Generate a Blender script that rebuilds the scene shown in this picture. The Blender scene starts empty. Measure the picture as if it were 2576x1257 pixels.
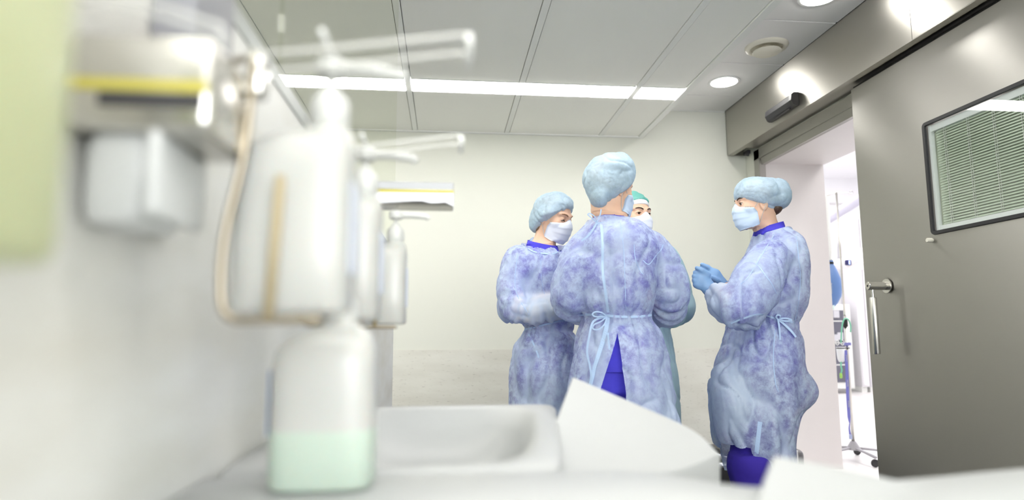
import bpy, bmesh, math, random
import numpy as np
import openvdb as vdb
from mathutils import Vector, Matrix, bvhtree
from math import sin, cos, pi, radians

scene = bpy.context.scene
col = scene.collection
random.seed(4)
# ------------------------------------------------------------------ camera
FPX = 1627.56
CAM_H = 1.03
PITCH, YAW, ROLL = [radians(a) for a in (7.2301, 5.8355, -0.2137)]
_f = np.array([sin(YAW)*cos(PITCH), cos(YAW)*cos(PITCH), sin(PITCH)])
_r = np.cross(_f, [0, 0, 1]); _r /= np.linalg.norm(_r)
_u = np.cross(_r, _f)
_c, _s = cos(ROLL), sin(ROLL)
RCAM = np.array([_c*_r + _s*_u, -_s*_r + _c*_u, _f])
CAM = np.array([0, 0, CAM_H])
cam_data = bpy.data.cameras.new('camera')
cam = bpy.data.objects.new('camera', cam_data)
col.objects.link(cam)
cam.matrix_world = Matrix(((RCAM[0][0], RCAM[1][0], -RCAM[2][0], 0), (RCAM[0][1], RCAM[1][1], -RCAM[2][1], 0),
                           (RCAM[0][2], RCAM[1][2], -RCAM[2][2], CAM_H), (0, 0, 0, 1)))
cam_data.sensor_width = 36
cam_data.lens = FPX/2576*36
cam_data.clip_start = 0.02
cam_data.clip_end = 60
cam_data.dof.use_dof = True
cam_data.dof.focus_distance = 2.75
cam_data.dof.aperture_fstop = 2.1
scene.camera = cam

# ------------------------------------------------------------------ world, exposure
world = bpy.data.worlds.new('world'); scene.world = world
world.use_nodes = True
world.node_tree.nodes['Background'].inputs[0].default_value = (0.9, 0.95, 1, 1)
world.node_tree.nodes['Background'].inputs[1].default_value = 0.3
scene.view_settings.view_transform = 'Standard'
scene.view_settings.look = 'None'
scene.view_settings.gamma = 1
scene.view_settings.use_curve_mapping = False
scene.view_settings.exposure = 1.0
PANEL_POWER = 9.0      # linear ceiling lights
FILL_PANE_POWER = 5.3      # added glowing pane behind the viewer, unseen, lifts ceiling and walls
SPOT_POWER = 22.0       # round downlights
THEATRE_POWER = 5.8    # lights of the operating room behind the door
scene.cycles.max_bounces = 9
scene.cycles.diffuse_bounces = 5
scene.cycles.glossy_bounces = 4
scene.cycles.transmission_bounces = 6
scene.cycles.transparent_max_bounces = 12
scene.cycles.sample_clamp_indirect = 6
scene.cycles.caustics_reflective = False
scene.cycles.caustics_refractive = False


def ray(px, py):
    return RCAM.T @ np.array([px - 1288, 628.5 - py, FPX])
def P(px, py, Y):
    """the point of the place seen at (px, py) at depth Y"""
    d = ray(px, py); return CAM + d*(Y/d[1])
def PX(px, py, X):
    d = ray(px, py); return CAM + d*(X/d[0])

# ------------------------------------------------------------------ materials
def s2l(c):
    return tuple((x/255/12.92 if x/255 <= .04045 else ((x/255+.055)/1.055)**2.4) for x in c)
MATS = {}
def mat(name, rgb, rough=.5, metal=0., noise=0., nscale=8., bump=0., bscale=60., emit=0., stretch=None, coat=0., sss=0., trans=0.):
    if name in MATS: return MATS[name]
    m = bpy.data.materials.new(name); m.use_nodes = True; MATS[name] = m
    nt = m.node_tree; b = nt.nodes['Principled BSDF']
    c = s2l(rgb)
    b.inputs['Base Color'].default_value = (*c, 1)
    b.inputs['Roughness'].default_value = rough
    b.inputs['Metallic'].default_value = metal
    if coat: b.inputs['Coat Weight'].default_value = coat
    if trans: b.inputs['Transmission Weight'].default_value = trans
    if sss:
        b.inputs['Subsurface Weight'].default_value = sss
        b.inputs['Subsurface Radius'].default_value = (.012, .005, .003)
        b.inputs['Subsurface Scale'].default_value = 1
    tc = nt.nodes.new('ShaderNodeTexCoord')
    mp = nt.nodes.new('ShaderNodeMapping')
    nt.links.new(tc.outputs['Object'], mp.inputs['Vector'])
    if stretch: mp.inputs['Scale'].default_value = stretch
    if noise:
        n = nt.nodes.new('ShaderNodeTexNoise'); n.inputs['Scale'].default_value = nscale; n.inputs['Detail'].default_value = 4
        nt.links.new(mp.outputs[0], n.inputs['Vector'])
        r = nt.nodes.new('ShaderNodeMapRange'); r.inputs[3].default_value = 1-noise; r.inputs[4].default_value = 1+noise
        r.inputs[1].default_value = .3; r.inputs[2].default_value = .7
        nt.links.new(n.outputs[0], r.inputs[0])
        mx = nt.nodes.new('ShaderNodeVectorMath'); mx.operation = 'SCALE'; mx.inputs[0].default_value = c
        nt.links.new(r.outputs[0], mx.inputs['Scale']); nt.links.new(mx.outputs[0], b.inputs['Base Color'])
    if bump:
        n2 = nt.nodes.new('ShaderNodeTexNoise'); n2.inputs['Scale'].default_value = bscale; n2.inputs['Detail'].default_value = 3
        nt.links.new(mp.outputs[0], n2.inputs['Vector'])
        bp = nt.nodes.new('ShaderNodeBump'); bp.inputs['Strength'].default_value = bump; bp.inputs['Distance'].default_value = .004
        nt.links.new(n2.outputs[0], bp.inputs['Height']); nt.links.new(bp.outputs[0], b.inputs['Normal'])
    if emit:
        b.inputs['Emission Color'].default_value = (*c, 1); b.inputs['Emission Strength'].default_value = emit
    return m

def speckle_mat(name, base, vein, fleck, big=2.2, coverage=.62):
    """vinyl wall covering: mottled ground with short horizontal dark flecks"""
    m = mat(name, base, rough=.42); nt = m.node_tree; b = nt.nodes['Principled BSDF']
    tc = nt.nodes.new('ShaderNodeTexCoord')
    mp = nt.nodes.new('ShaderNodeMapping'); mp.inputs['Scale'].default_value = (1, 1, 4)
    nt.links.new(tc.outputs['Object'], mp.inputs[0])
    n1 = nt.nodes.new('ShaderNodeTexNoise'); n1.inputs['Scale'].default_value = big; n1.inputs['Detail'].default_value = 6
    nt.links.new(mp.outputs[0], n1.inputs['Vector'])
    r1 = nt.nodes.new('ShaderNodeValToRGB')
    r1.color_ramp.elements[0].position = .3; r1.color_ramp.elements[0].color = (*s2l(vein), 1)
    r1.color_ramp.elements[1].position = .6; r1.color_ramp.elements[1].color = (*s2l(base), 1)
    nt.links.new(n1.outputs[0], r1.inputs[0])
    mp2 = nt.nodes.new('ShaderNodeMapping'); mp2.inputs['Scale'].default_value = (9, 9, 95)
    nt.links.new(tc.outputs['Object'], mp2.inputs[0])
    n2 = nt.nodes.new('ShaderNodeTexNoise'); n2.inputs['Scale'].default_value = 2.4; n2.inputs['Detail'].default_value = 2
    nt.links.new(mp2.outputs[0], n2.inputs['Vector'])
    r2 = nt.nodes.new('ShaderNodeValToRGB')
    r2.color_ramp.elements[0].position = coverage; r2.color_ramp.elements[0].color = (0, 0, 0, 1)
    r2.color_ramp.elements[1].position = coverage+.08; r2.color_ramp.elements[1].color = (1, 1, 1, 1)
    nt.links.new(n2.outputs[0], r2.inputs[0])
    mx = nt.nodes.new('ShaderNodeMix'); mx.data_type = 'RGBA'
    nt.links.new(r2.outputs[0], mx.inputs[0]); nt.links.new(r1.outputs[0], mx.inputs[6]); mx.inputs[7].default_value = (*s2l(fleck), 1)
    nt.links.new(mx.outputs[2], b.inputs['Base Color'])
    return m

ROT_BRUSH = 0.25
def steel_mat(name, rgb=(186, 183, 176), rough=.3, scale=(2, 2, 140), aniso=.75):
    m = mat(name, rgb, rough=rough, metal=1.); nt = m.node_tree; b = nt.nodes['Principled BSDF']
    tc = nt.nodes.new('ShaderNodeTexCoord'); mp = nt.nodes.new('ShaderNodeMapping'); mp.inputs['Scale'].default_value = scale
    nt.links.new(tc.outputs['Object'], mp.inputs[0])
    n = nt.nodes.new('ShaderNodeTexNoise'); n.inputs['Scale'].default_value = 3; n.inputs['Detail'].default_value = 5
    nt.links.new(mp.outputs[0], n.inputs['Vector'])
    bp = nt.nodes.new('ShaderNodeBump'); bp.inputs['Strength'].default_value = .012; bp.inputs['Distance'].default_value = .002
    nt.links.new(n.outputs[0], bp.inputs['Height']); nt.links.new(bp.outputs[0], b.inputs['Normal'])
    r = nt.nodes.new('ShaderNodeMapRange'); r.inputs[3].default_value = rough-.04; r.inputs[4].default_value = rough+.06
    nt.links.new(n.outputs[0], r.inputs[0]); nt.links.new(r.outputs[0], b.inputs['Roughness'])
    b.inputs['Anisotropic'].default_value = aniso
    tg = nt.nodes.new('ShaderNodeTangent'); tg.direction_type = 'RADIAL'; tg.axis = 'Z'
    nt.links.new(tg.outputs[0], b.inputs['Tangent']); b.inputs['Anisotropic Rotation'].default_value = ROT_BRUSH
    return m

def cloth_mat(name, rgb, lo, hi, nscale=9., hatch=0., weave_bump=.25, under=None, tl=.35):
    """thin non-woven sheet: part of the light passes straight through, unevenly"""
    m = bpy.data.materials.new(name); m.use_nodes = True; MATS[name] = m
    nt = m.node_tree; nt.nodes.clear(); L = nt.links.new
    out = nt.nodes.new('ShaderNodeOutputMaterial')
    tc = nt.nodes.new('ShaderNodeTexCoord')
    n1 = nt.nodes.new('ShaderNodeTexNoise'); n1.inputs['Scale'].default_value = nscale; n1.inputs['Detail'].default_value = 9; n1.inputs['Roughness'].default_value = .74
    n1.inputs['Distortion'].default_value = .25
    L(tc.outputs['Object'], n1.inputs['Vector'])
    nb = nt.nodes.new('ShaderNodeTexNoise'); nb.inputs['Scale'].default_value = 90; nb.inputs['Detail'].default_value = 4; nb.inputs['Distortion'].default_value = 1.5
    L(tc.outputs['Object'], nb.inputs['Vector'])
    bump = nt.nodes.new('ShaderNodeBump'); bump.inputs['Strength'].default_value = weave_bump; bump.inputs['Distance'].default_value = .002
    L(nb.outputs[0], bump.inputs['Height'])
    dif = nt.nodes.new('ShaderNodeBsdfDiffuse'); tr = nt.nodes.new('ShaderNodeBsdfTranslucent')
    c = s2l(rgb); dif.inputs[0].default_value = (*c, 1); tr.inputs[0].default_value = (*c, 1)
    L(bump.outputs[0], dif.inputs['Normal'])
    mix = nt.nodes.new('ShaderNodeMixShader'); mix.inputs[0].default_value = tl
    L(dif.outputs[0], mix.inputs[1]); L(tr.outputs[0], mix.inputs[2])
    gl = nt.nodes.new('ShaderNodeBsdfGlossy'); gl.inputs['Roughness'].default_value = .45; gl.inputs[0].default_value = (1, 1, 1, 1)
    L(bump.outputs[0], gl.inputs['Normal'])
    mg = nt.nodes.new('ShaderNodeMixShader'); mg.inputs[0].default_value = .05
    L(mix.outputs[0], mg.inputs[1]); L(gl.outputs[0], mg.inputs[2])
    tp = nt.nodes.new('ShaderNodeBsdfTransparent')
    mr = nt.nodes.new('ShaderNodeMapRange'); mr.inputs[1].default_value = .38; mr.inputs[2].default_value = .62
    mr.inputs[3].default_value = lo; mr.inputs[4].default_value = hi
    L(n1.outputs[0], mr.inputs[0])
    at_ = nt.nodes.new('ShaderNodeAttribute'); at_.attribute_name = 'inner_sleeve'
    fin = nt.nodes.new('ShaderNodeMixShader')
    L(mr.outputs[0], fin.inputs[0]); L(tp.outputs[0], fin.inputs[1]); L(mg.outputs[0], fin.inputs[2])
    L(fin.outputs[0], out.inputs['Surface'])
    if under:
        am = nt.nodes.new('ShaderNodeMix'); am.data_type = 'FLOAT'; L(at_.outputs['Fac'], am.inputs[0]); L(mr.outputs[0], am.inputs[2]); am.inputs[3].default_value = .9
        aw = nt.nodes.new('ShaderNodeAttribute'); aw.attribute_name = 'loose'
        ab = nt.nodes.new('ShaderNodeMix'); ab.data_type = 'FLOAT'; L(aw.outputs['Fac'], ab.inputs[0]); L(am.outputs[0], ab.inputs[2]); ab.inputs[3].default_value = .93
        L(ab.outputs[0], fin.inputs[0])
    if under:
        cr = nt.nodes.new('ShaderNodeMix'); cr.data_type = 'RGBA'; mr2 = nt.nodes.new('ShaderNodeMapRange'); mr2.inputs[1].default_value = .38; mr2.inputs[2].default_value = .56
        L(n1.outputs[0], mr2.inputs[0]); L(mr2.outputs[0], cr.inputs[0]); cr.inputs[6].default_value = (*s2l(under), 1); cr.inputs[7].default_value = (*c, 1)
        cw = nt.nodes.new('ShaderNodeMix'); cw.data_type = 'RGBA'; L(at_.outputs['Fac'], cw.inputs[0]); L(cr.outputs[2], cw.inputs[6]); cw.inputs[7].default_value = (*s2l((232, 236, 246)), 1)
        cl = nt.nodes.new('ShaderNodeMix'); cl.data_type = 'RGBA'; aw2 = nt.nodes.new('ShaderNodeAttribute'); aw2.attribute_name = 'loose'
        L(aw2.outputs['Fac'], cl.inputs[0]); L(cw.outputs[2], cl.inputs[6]); cl.inputs[7].default_value = (*c, 1)
        L(cl.outputs[2], dif.inputs[0]); L(cl.outputs[2], tr.inputs[0])
    if hatch:
        wv = nt.nodes.new('ShaderNodeTexWave'); wv.inputs['Scale'].default_value = 210; wv.inputs['Distortion'].default_value = 2.0; wv.inputs['Detail Scale'].default_value = 3
        wv.inputs['Detail'].default_value = 1; wv.bands_direction = 'DIAGONAL'
        L(tc.outputs['Object'], wv.inputs['Vector'])
        n3 = nt.nodes.new('ShaderNodeTexNoise'); n3.inputs['Scale'].default_value = 14; L(tc.outputs['Object'], n3.inputs['Vector'])
        mrr = nt.nodes.new('ShaderNodeMapRange'); mrr.inputs[3].default_value = 1-hatch; mrr.inputs[4].default_value = 1
        L(wv.outputs[0], mrr.inputs[0])
        vm = nt.nodes.new('ShaderNodeVectorMath'); vm.operation = 'SCALE'; vm.inputs[0].default_value = c
        L(mrr.outputs[0], vm.inputs['Scale']); L(vm.outputs[0], dif.inputs[0])
    return m

M_WALL = mat('cream wall paint', (222, 223, 213), rough=.7, bump=.03, bscale=200)
M_PANEL = speckle_mat('speckled vinyl', (224, 223, 214), (212, 210, 200), (144, 138, 126), coverage=.655)
M_SCRUBWALL = speckle_mat('pale marbled laminate', (222, 222, 219), (207, 204, 195), (192, 187, 173), big=2.6, coverage=.74)
M_CEIL = mat('ceiling panel', (248, 248, 243), rough=.85, bump=.02, bscale=300)
M_GRID = mat('ceiling runner', (242, 243, 240), rough=.6)
M_GAP = mat('dark gap', (30, 30, 28), rough=.9)
M_FLOOR = mat('slate blue vinyl floor', (66, 67, 73), rough=.38, noise=.06, nscale=30)
M_WHITE = mat('white plastic', (198, 199, 196), rough=.3)
M_WHITEP = mat('white powder coat', (232, 233, 231), rough=.4)
M_SINK = mat('white solid surface', (176, 178, 178), rough=.45)
M_STEEL = steel_mat('brushed steel', rgb=(172, 170, 165), rough=.38, aniso=.9)
M_STEELH = steel_mat('brushed steel horizontal', rough=.38, scale=(2, 2, 120))
M_CHROME = mat('chrome', (205, 203, 197), rough=.24, metal=1)
M_BLACK = mat('black plastic', (28, 27, 30), rough=.4)
M_SENSOR = mat('dark grey plastic', (48, 47, 52), rough=.5)
M_RUBBER = mat('black rubber gasket', (26, 26, 30), rough=.45)
M_LILAC = mat('pale steel lining', (222, 217, 216), rough=.32, noise=.01)
M_ORWALL = mat('bright white wall', (244, 244, 247), rough=.6)
M_ORFLOOR = mat('pale vinyl floor', (236, 233, 232), rough=.3)
M_BOTTLE = mat('milky bottle plastic', (184, 185, 181), rough=.3, sss=.25)
M_SOAP = mat('green soap in plastic', (182, 197, 184), rough=.3, sss=.2)
M_LIME = mat('lime soap bottle', (186, 191, 150), rough=.35, sss=.2)
M_SKIN = mat('skin', (224, 184, 158), rough=.5, noise=.04, nscale=25, sss=.12)
M_SCRUB = mat('violet blue scrubs', (68, 62, 196), rough=.85, noise=.1, nscale=14, bump=.15, bscale=50)
M_SCRUB2 = mat('deep violet scrub trousers', (50, 32, 146), rough=.85, noise=.06, nscale=14, bump=.15, bscale=50)
M_HAIR = mat('dark brown hair', (74, 54, 42), rough=.55, bump=.5, bscale=200, stretch=(1, 1, .2))
M_BROW = mat('brow hair', (92, 66, 50), rough=.7)
M_GOWN = cloth_mat('blue non-woven gown', (204, 221, 243), .54, .92, nscale=25, tl=.33, under=(176, 180, 236))
M_TEAL = cloth_mat('teal surgical gown', (198, 232, 237), .93, .99)
M_TIE = mat('gown tape', (176, 200, 232), rough=.8)
M_CUFF = cloth_mat('white inner sleeve', (236, 238, 246), .86, .97)
M_CAP = cloth_mat('blue bouffant cap', (190, 216, 236), .74, .97, nscale=16, hatch=.16, tl=.2)
M_MASK = mat('pale blue mask', (204, 222, 242), rough=.8, bump=.05)
M_MASKW = mat('white mask', (226, 231, 244), rough=.8, bump=.05)
M_GLOVE = mat('blue nitrile glove', (126, 162, 202), rough=.42, bump=.08, bscale=90, sss=.1)

# ------------------------------------------------------------------ object helpers
def tag(o, label=None, cat=None, group=None, kind=None):
    if label: o['label'] = label
    if cat: o['category'] = cat
    if group: o['group'] = group
    if kind: o['kind'] = kind
    return o
def empty(name, loc=(0, 0, 0), label=None, cat=None, group=None):
    o = bpy.data.objects.new(name, None); col.objects.link(o); o.location = loc
    o.empty_display_size = .05
    return tag(o, label, cat, group)
def link(name, me, mats, parent=None, smooth=False):
    o = bpy.data.objects.new(name, me); col.objects.link(o)
    for m in (mats if isinstance(mats, (list, tuple)) else [mats]): me.materials.append(m)
    if smooth:
        me.polygons.foreach_set('use_smooth', [True]*len(me.polygons))
    if parent:
        o.parent = parent
        if parent.location.length: o.matrix_parent_inverse = Matrix.Translation(-world_loc(parent))
    return o
def world_loc(o):
    v = o.location.copy()
    return v
class MB:
    """collects shapes into one mesh"""
    def __init__(s): s.v = []; s.f = []; s.mi = []
    def add(s, vs, fs, mi=0):
        n = len(s.v); s.v += [tuple(map(float, p)) for p in vs]; s.f += [tuple(i+n for i in f) for f in fs]; s.mi += [mi]*len(fs); return s
    def box(s, x0, x1, y0, y1, z0, z1, mi=0):
        vs = [(x, y, z) for x in (x0, x1) for y in (y0, y1) for z in (z0, z1)]
        return s.add(vs, [(0, 1, 3, 2), (4, 6, 7, 5), (0, 4, 5, 1), (2, 3, 7, 6), (0, 2, 6, 4), (1, 5, 7, 3)], mi)
    def bbox(s, x0, x1, y0, y1, z0, z1, r=.004, mi=0, seg=2):
        bm = bmesh.new()
        bmesh.ops.create_cube(bm, size=1)
        for v in bm.verts:
            v.co = ((x0+x1)/2+v.co.x*(x1-x0), (y0+y1)/2+v.co.y*(y1-y0), (z0+z1)/2+v.co.z*(z1-z0))
        bmesh.ops.bevel(bm, geom=bm.edges[:], offset=r, segments=seg, profile=.5, affect='EDGES')
        bm.verts.index_update()
        s.add([v.co for v in bm.verts], [[v.index for v in f.verts] for f in bm.faces], mi); bm.free(); return s
    def quad(s, a, b, c, d, mi=0): return s.add([a, b, c, d], [(0, 1, 2, 3)], mi)
    def rings(s, rings, mi=0, cap0=True, cap1=True, closed=True):
        n = len(rings[0]); vs = [p for r in rings for p in r]; fs = []
        for i in range(len(rings)-1):
            for j in range(n if closed else n-1):
                k = (j+1) % n
                fs.append((i*n+j, i*n+k, (i+1)*n+k, (i+1)*n+j))
        if cap0: fs.append(tuple(reversed(range(n))))
        if cap1: fs.append(tuple((len(rings)-1)*n+j for j in range(n)))
        return s.add(vs, fs, mi)
    def tube(s, pts, r, n=10, mi=0, ry=None):
        pts = [Vector(p) for p in pts]; rs = r if isinstance(r, (list, tuple)) else [r]*len(pts)
        up = Vector((0, 0, 1)); rings = []
        t0 = (pts[1]-pts[0]).normalized()
        if abs(t0.dot(up)) > .95: up = Vector((0, 1, 0))
        for i, p in enumerate(pts):
            t = (pts[min(i+1, len(pts)-1)]-pts[max(i-1, 0)]).normalized()
            a = t.cross(up).normalized(); b = a.cross(t).normalized(); up = b
            k = (ry if ry else 1)
            rings.append([p + a*cos(2*pi*j/n)*rs[i] + b*sin(2*pi*j/n)*rs[i]*k for j in range(n)])
        return s.rings(rings, mi)
    def lathe(s, prof, c=(0, 0, 0), axis='z', n=32, mi=0):
        rings = []
        for r, h in prof:
            ring = []
            for j in range(n):
                a = 2*pi*j/n; u, v = r*cos(a), r*sin(a)
                p = {'z': (u, v, h), 'x': (h, u, v), 'y': (v, h, u)}[axis]
                ring.append((p[0]+c[0], p[1]+c[1], p[2]+c[2]))
            rings.append(ring)
        return s.rings(rings, mi)
    def build(s, name, mats, parent=None, smooth=False, auto=None):
        me = bpy.data.meshes.new(name); me.from_pydata(s.v, [], s.f); me.update()
        o = link(name, me, mats, parent, smooth)
        me.polygons.foreach_set('material_index', s.mi)
        if auto is not None:
            me.polygons.foreach_set('use_smooth', [True]*len(me.polygons))
            me.set_sharp_from_angle(angle=radians(auto))
        return o
def superring(cx, cy, z, rx, ry, e=2.6, n=48):
    out = []
    for j in range(n):
        a = 2*pi*j/n; c, s_ = cos(a), sin(a)
        out.append((cx+rx*math.copysign(abs(c)**(2/e), c), cy+ry*math.copysign(abs(s_)**(2/e), s_), z))
    return out
def catmull(pts, k=6):
    pts = [np.array(p, float) for p in pts]; out = []
    for i in range(len(pts)-1):
        p0, p1, p2, p3 = pts[max(i-1, 0)], pts[i], pts[i+1], pts[min(i+2, len(pts)-1)]
        for j in range(k):
            t = j/k
            out.append(.5*((2*p1)+(-p0+p2)*t+(2*p0-5*p1+4*p2-p3)*t*t+(-p0+3*p1-3*p2+p3)*t**3))
    out.append(pts[-1]); return out
def struct(mb, name, mats, **k):
    return tag(mb.build(name, mats, **k), kind='structure')

# ------------------------------------------------------------------ room shell
XH, XW, XD = 2.292, 2.461, 2.372     # header face, right wall, door leaf face
YB = 5.0
XL, YN = -2.6, -2.6
ZM, ZS, ZHB = 2.60, 2.84, 2.462
struct(MB().box(XL, XW+.1, YN, YB+.1, -.05, 0), 'floor', M_FLOOR)
b = MB().box(XL-.1, XW+.05, YB, YB+.1, .9, 3.0).box(XL-.1, XW+.05, YB-.004, YB+.1, 0, .9, 1)
struct(b, 'wall_back', [M_WALL, M_PANEL])
struct(MB().box(XL-.1, XL, YN, YB+.1, 0, 3.0), 'wall_left', M_WALL)
WX0, WX1, WZa, WZb = -.1, 2.2, .75, 2.2      # opening for the added fill pane behind the viewer
struct(MB().box(XL-.1, WX0, YN-.1, YN, 0, 3.0).box(WX1, XW+.1, YN-.1, YN, 0, 3.0).box(WX0, WX1, YN-.1, YN, 0, WZa).box(WX0, WX1, YN-.1, YN, WZb, 3.0), 'wall_front', M_WALL)
wf = MB()
for x in (WX0, 1.03, WX1-.05): wf.box(x, x+.05, YN-.07, YN-.02, WZa, WZb)
wf.box(WX0, WX1, YN-.07, YN-.02, WZa, WZa+.05).box(WX0, WX1, YN-.07, YN-.02, WZb-.05, WZb)
struct(wf, 'trim_3', M_WHITEP)  # frame of the added fill pane
struct(MB().box(WX0, WX1, YN-.06, YN-.05, WZa, WZb), 'fill_pane', mat('added fill light pane', (250, 252, 255), emit=FILL_PANE_POWER))  # invented light source, out of view, evens out ceiling and back wall
# right wall with the theatre opening, lined with pale steel
OY0, OY1, OZ, XO = 2.55, 4.73, 2.335, 2.947
b = MB()
b.box(XW, XO, OY1+.02, YB+.1, 0, 3.9).box(XW, XO, YN, OY0-.02, 0, 3.9).box(XW, XO, OY0-.02, OY1+.02, OZ+.02, 3.9)
b.box(XW+.01, XO+.02, OY1, OY1+.02, 0, OZ+.02, 1).box(XW+.01, XO+.02, OY0-.02, OY0, 0, OZ+.02, 1)
b.box(XW+.01, XO+.02, OY0, OY1, OZ, OZ+.02, 1).box(XW+.02, XO+.02, OY0, OY1, -.05, 0.002, 2)
struct(b, 'wall_right', [M_WALL, M_LILAC, M_ORFLOOR])
# steel frame round the opening
b = MB()
zo = 2.455
b.box(XW-.022, XW, OY1+.005, OY1+.088, 0, zo).box(XW-.03, XW+.02, OY1-.012, OY1+.012, 0, OZ+.02)
b.box(XW-.022, XW, OY0, OY1+.088, OZ+.045, zo).box(XW-.012, XW+.02, OY0, OY1+.0, OZ-.012, OZ+.045)
for y in (4.55, 4.0, 3.45): b.lathe([(0.0, XW-.026), (.008, XW-.025), (.009, XW-.02)], (0, y, OZ+.095), 'x', 12)
struct(b, 'trim_1', M_STEEL)

# main ceiling: long panels between runners, riser to the raised strip
XE = 1.545
runners = [-2.47, -1.74, -1.01, -.252, .47, 1.232]
b = MB().box(XL, XE+.05, YN, YB, ZM+.02, ZM+.05, 2)
edges = [XL] + runners + [XE]
LY = [(3.925, 4.118), (2.2, 2.393), (-.1, .093), (-1.6, -1.407)]
segs = []; y = YB-.012
for a, c in LY: segs.append((c+.008, y)); y = a-.008
segs.append((YN, y))
for i in range(len(edges)-1):
    x0 = edges[i]+(.022 if i else 0); x1 = edges[i+1]-(.022 if i < len(edges)-2 else .004)
    for a, c in segs: b.box(x0, x1, a, c, ZM+.004, ZM+.02, 0)
for x in runners:
    if abs(x-.47) < .01 or x < -1.5 or abs(x+1.01) < .1:
        for a, c in segs: b.box(x-.018, x+.018, a, c, ZM, ZM+.02, 1)
    else: b.box(x-.018, x+.018, YN, YB, ZM, ZM+.02, 1)
b.box(XE, XE+.042, YN, YB, ZM-.006, ZM+.02, 1)
b.box(XE+.034, XE+.042, YN, YB, ZM, ZS, 1)
b.box(XL, XE, YB-.03, YB, ZM-.004, ZM+.004, 1)
# raised strip of square tiles
b.box(XE+.04, XH+.02, YN, YB, ZS+.012, ZS+.04, 2)
y = 4.64; cuts = [YB-.01]
while y > YN: cuts.append(y); y -= .61
cuts.append(YN)
for i in range(len(cuts)-1):
    b.box(XE+.042, XH-.004, cuts[i+1]+.008, cuts[i]-.008, ZS, ZS+.014, 3)
    b.box(XE+.042, XH-.004, cuts[i+1]-.008, cuts[i+1]+.008, ZS+.004, ZS+.014, 1)
b.box(XE+.04, XH, YB-.02, YB, ZS-.003, ZS+.006, 1)
struct(b, 'ceiling', [M_CEIL, M_GRID, M_GAP, mat('ceiling tile', (246, 245, 243), rough=.85)])
struct(MB().box(XL-.1, XO, YN-.1, YB+.1, 3.0, 3.05), 'ceiling_slab', M_WALL)

# linear ceiling lights
M_LAMP = mat('lit diffuser', (255, 253, 250), emit=PANEL_POWER)
M_SPOT = mat('lit downlight disc', (255, 253, 248), emit=SPOT_POWER)
def strip_light(x0, x1, y0, y1, label):
    t = empty('ceiling_light', ((x0+x1)/2, (y0+y1)/2, ZM+.01), label, 'ceiling light', 'linear ceiling lights')
    MB().box(x0, x1, y0-.006, y0, ZM, ZM+.02).box(x0, x1, y1, y1+.006, ZM, ZM+.02).box(x0, x1, y0, y1, ZM+.014, ZM+.02).build('frame', M_GRID, t)
    MB().box(x0+.002, x1-.002, y0+.001, y1-.001, ZM-.003, ZM+.013).build('diffuser', M_LAMP, t)
strip_light(-.232, 1.212, *LY[0], 'long lit ceiling strip between two runners, above the gowned group')
strip_light(1.252, XE-.002, *LY[0], 'short lit ceiling strip at the step in the ceiling')
strip_light(-2.45, -.272, *LY[0], 'lit ceiling strip seen through the glass screen on the left')
for k, (a, c) in enumerate(LY[1:]):  # rows out of view, added so that the room is lit
    strip_light(-2.4, -.3, a, c, 'added lit ceiling strip out of view, screen side, row %s' % ('one', 'two', 'three', 'four')[k])
    strip_light(-.232, 1.5, a, c, 'added lit ceiling strip out of view, door side, row %s' % ('one', 'two', 'three', 'four')[k])

def downlight(x, y, label):
    t = empty('downlight', (x, y, ZS), label, 'downlight', 'round downlights')
    MB().lathe([(.092, .0), (.094, -.006), (.112, -.004), (.113, 0), (.09, .002)], (x, y, ZS)).build('rim', M_WHITEP, t, auto=40)
    MB().lathe([(0, -.020), (.05, -.018), (.078, -.012), (.09, -.004), (.092, 0), (0, 0)], (x, y, ZS)).build('diffuser', M_SPOT, t)
downlight(2.01, 4.36, 'round lit downlight near the back wall in the raised ceiling')
downlight(2.01, 3.14, 'round lit downlight cut by the top edge of the picture')
downlight(2.01, 1.92, 'round downlight in the raised ceiling over the closed door part')
downlight(2.01, .70, 'round downlight in the raised ceiling beside the viewer')
t = empty('ceiling_vent', (2.03, 3.765, ZS), 'round cream ceiling air valve between two downlights', 'air vent')
MB().lathe([(.098, -.001), (.096, -.012), (.104, -.02), (.125, -.016), (.133, -.004), (.133, 0)], (2.03, 3.765, ZS), n=48).build('rim', mat('cream plastic', (232, 228, 212), rough=.4), t, auto=50)
MB().lathe([(.03, 0), (.03, -.03), (.082, -.03), (.088, -.036), (.08, -.044), (.04, -.05), (0, -.051)], (2.03, 3.765, ZS), n=48).build('disc', MATS['cream plastic'], t, auto=50)

# ------------------------------------------------------------------ sliding door and header
t = empty('door_header', (XH, 1.5, ZHB), 'long brushed steel box housing the sliding door track under the ceiling', 'door header')
b = MB()
b.box(XH, XH+.004, 2.84, YB-.03, ZHB, ZS).box(XH-.001, XH+.003, YN+.05, 2.836, ZHB, ZS)
b.box(XH, XH+.045, YN+.05, YB-.03, ZHB-.003, ZHB)
b.box(XH+.004, XW-.001, YN+.05, YB-.22, ZHB+.012, ZHB+.016)
b.box(XH, XW-.03, YB-.034, YB-.03, ZHB, ZS)
b.build('housing', M_STEELH, t)
MB().bbox(XH+.1, XH+.13, YB-.17, YB-.1, ZHB-.02, ZHB+.012, .004).lathe([(.0, 0), (.01, 0), (.01, .02), (0, .02)], (XH+.115, YB-.15, ZHB-.034), 'z', 12).build('end_stop', M_SENSOR, t)
t = empty('motion_sensor', (XH-.03, 4.05, 2.54), 'dark grey motion sensor on the steel header above the doorway', 'sensor')
b = MB()
prof = [(-.001, 2.498), (-.001, 2.585), (-.03, 2.585), (-.047, 2.57), (-.052, 2.535), (-.038, 2.505), (-.022, 2.496)]
rings = [[(XH+x, y, z) for x, z in prof] for y in (3.885, 4.232)]
b.rings(rings).build('case', M_SENSOR, t)
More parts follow.
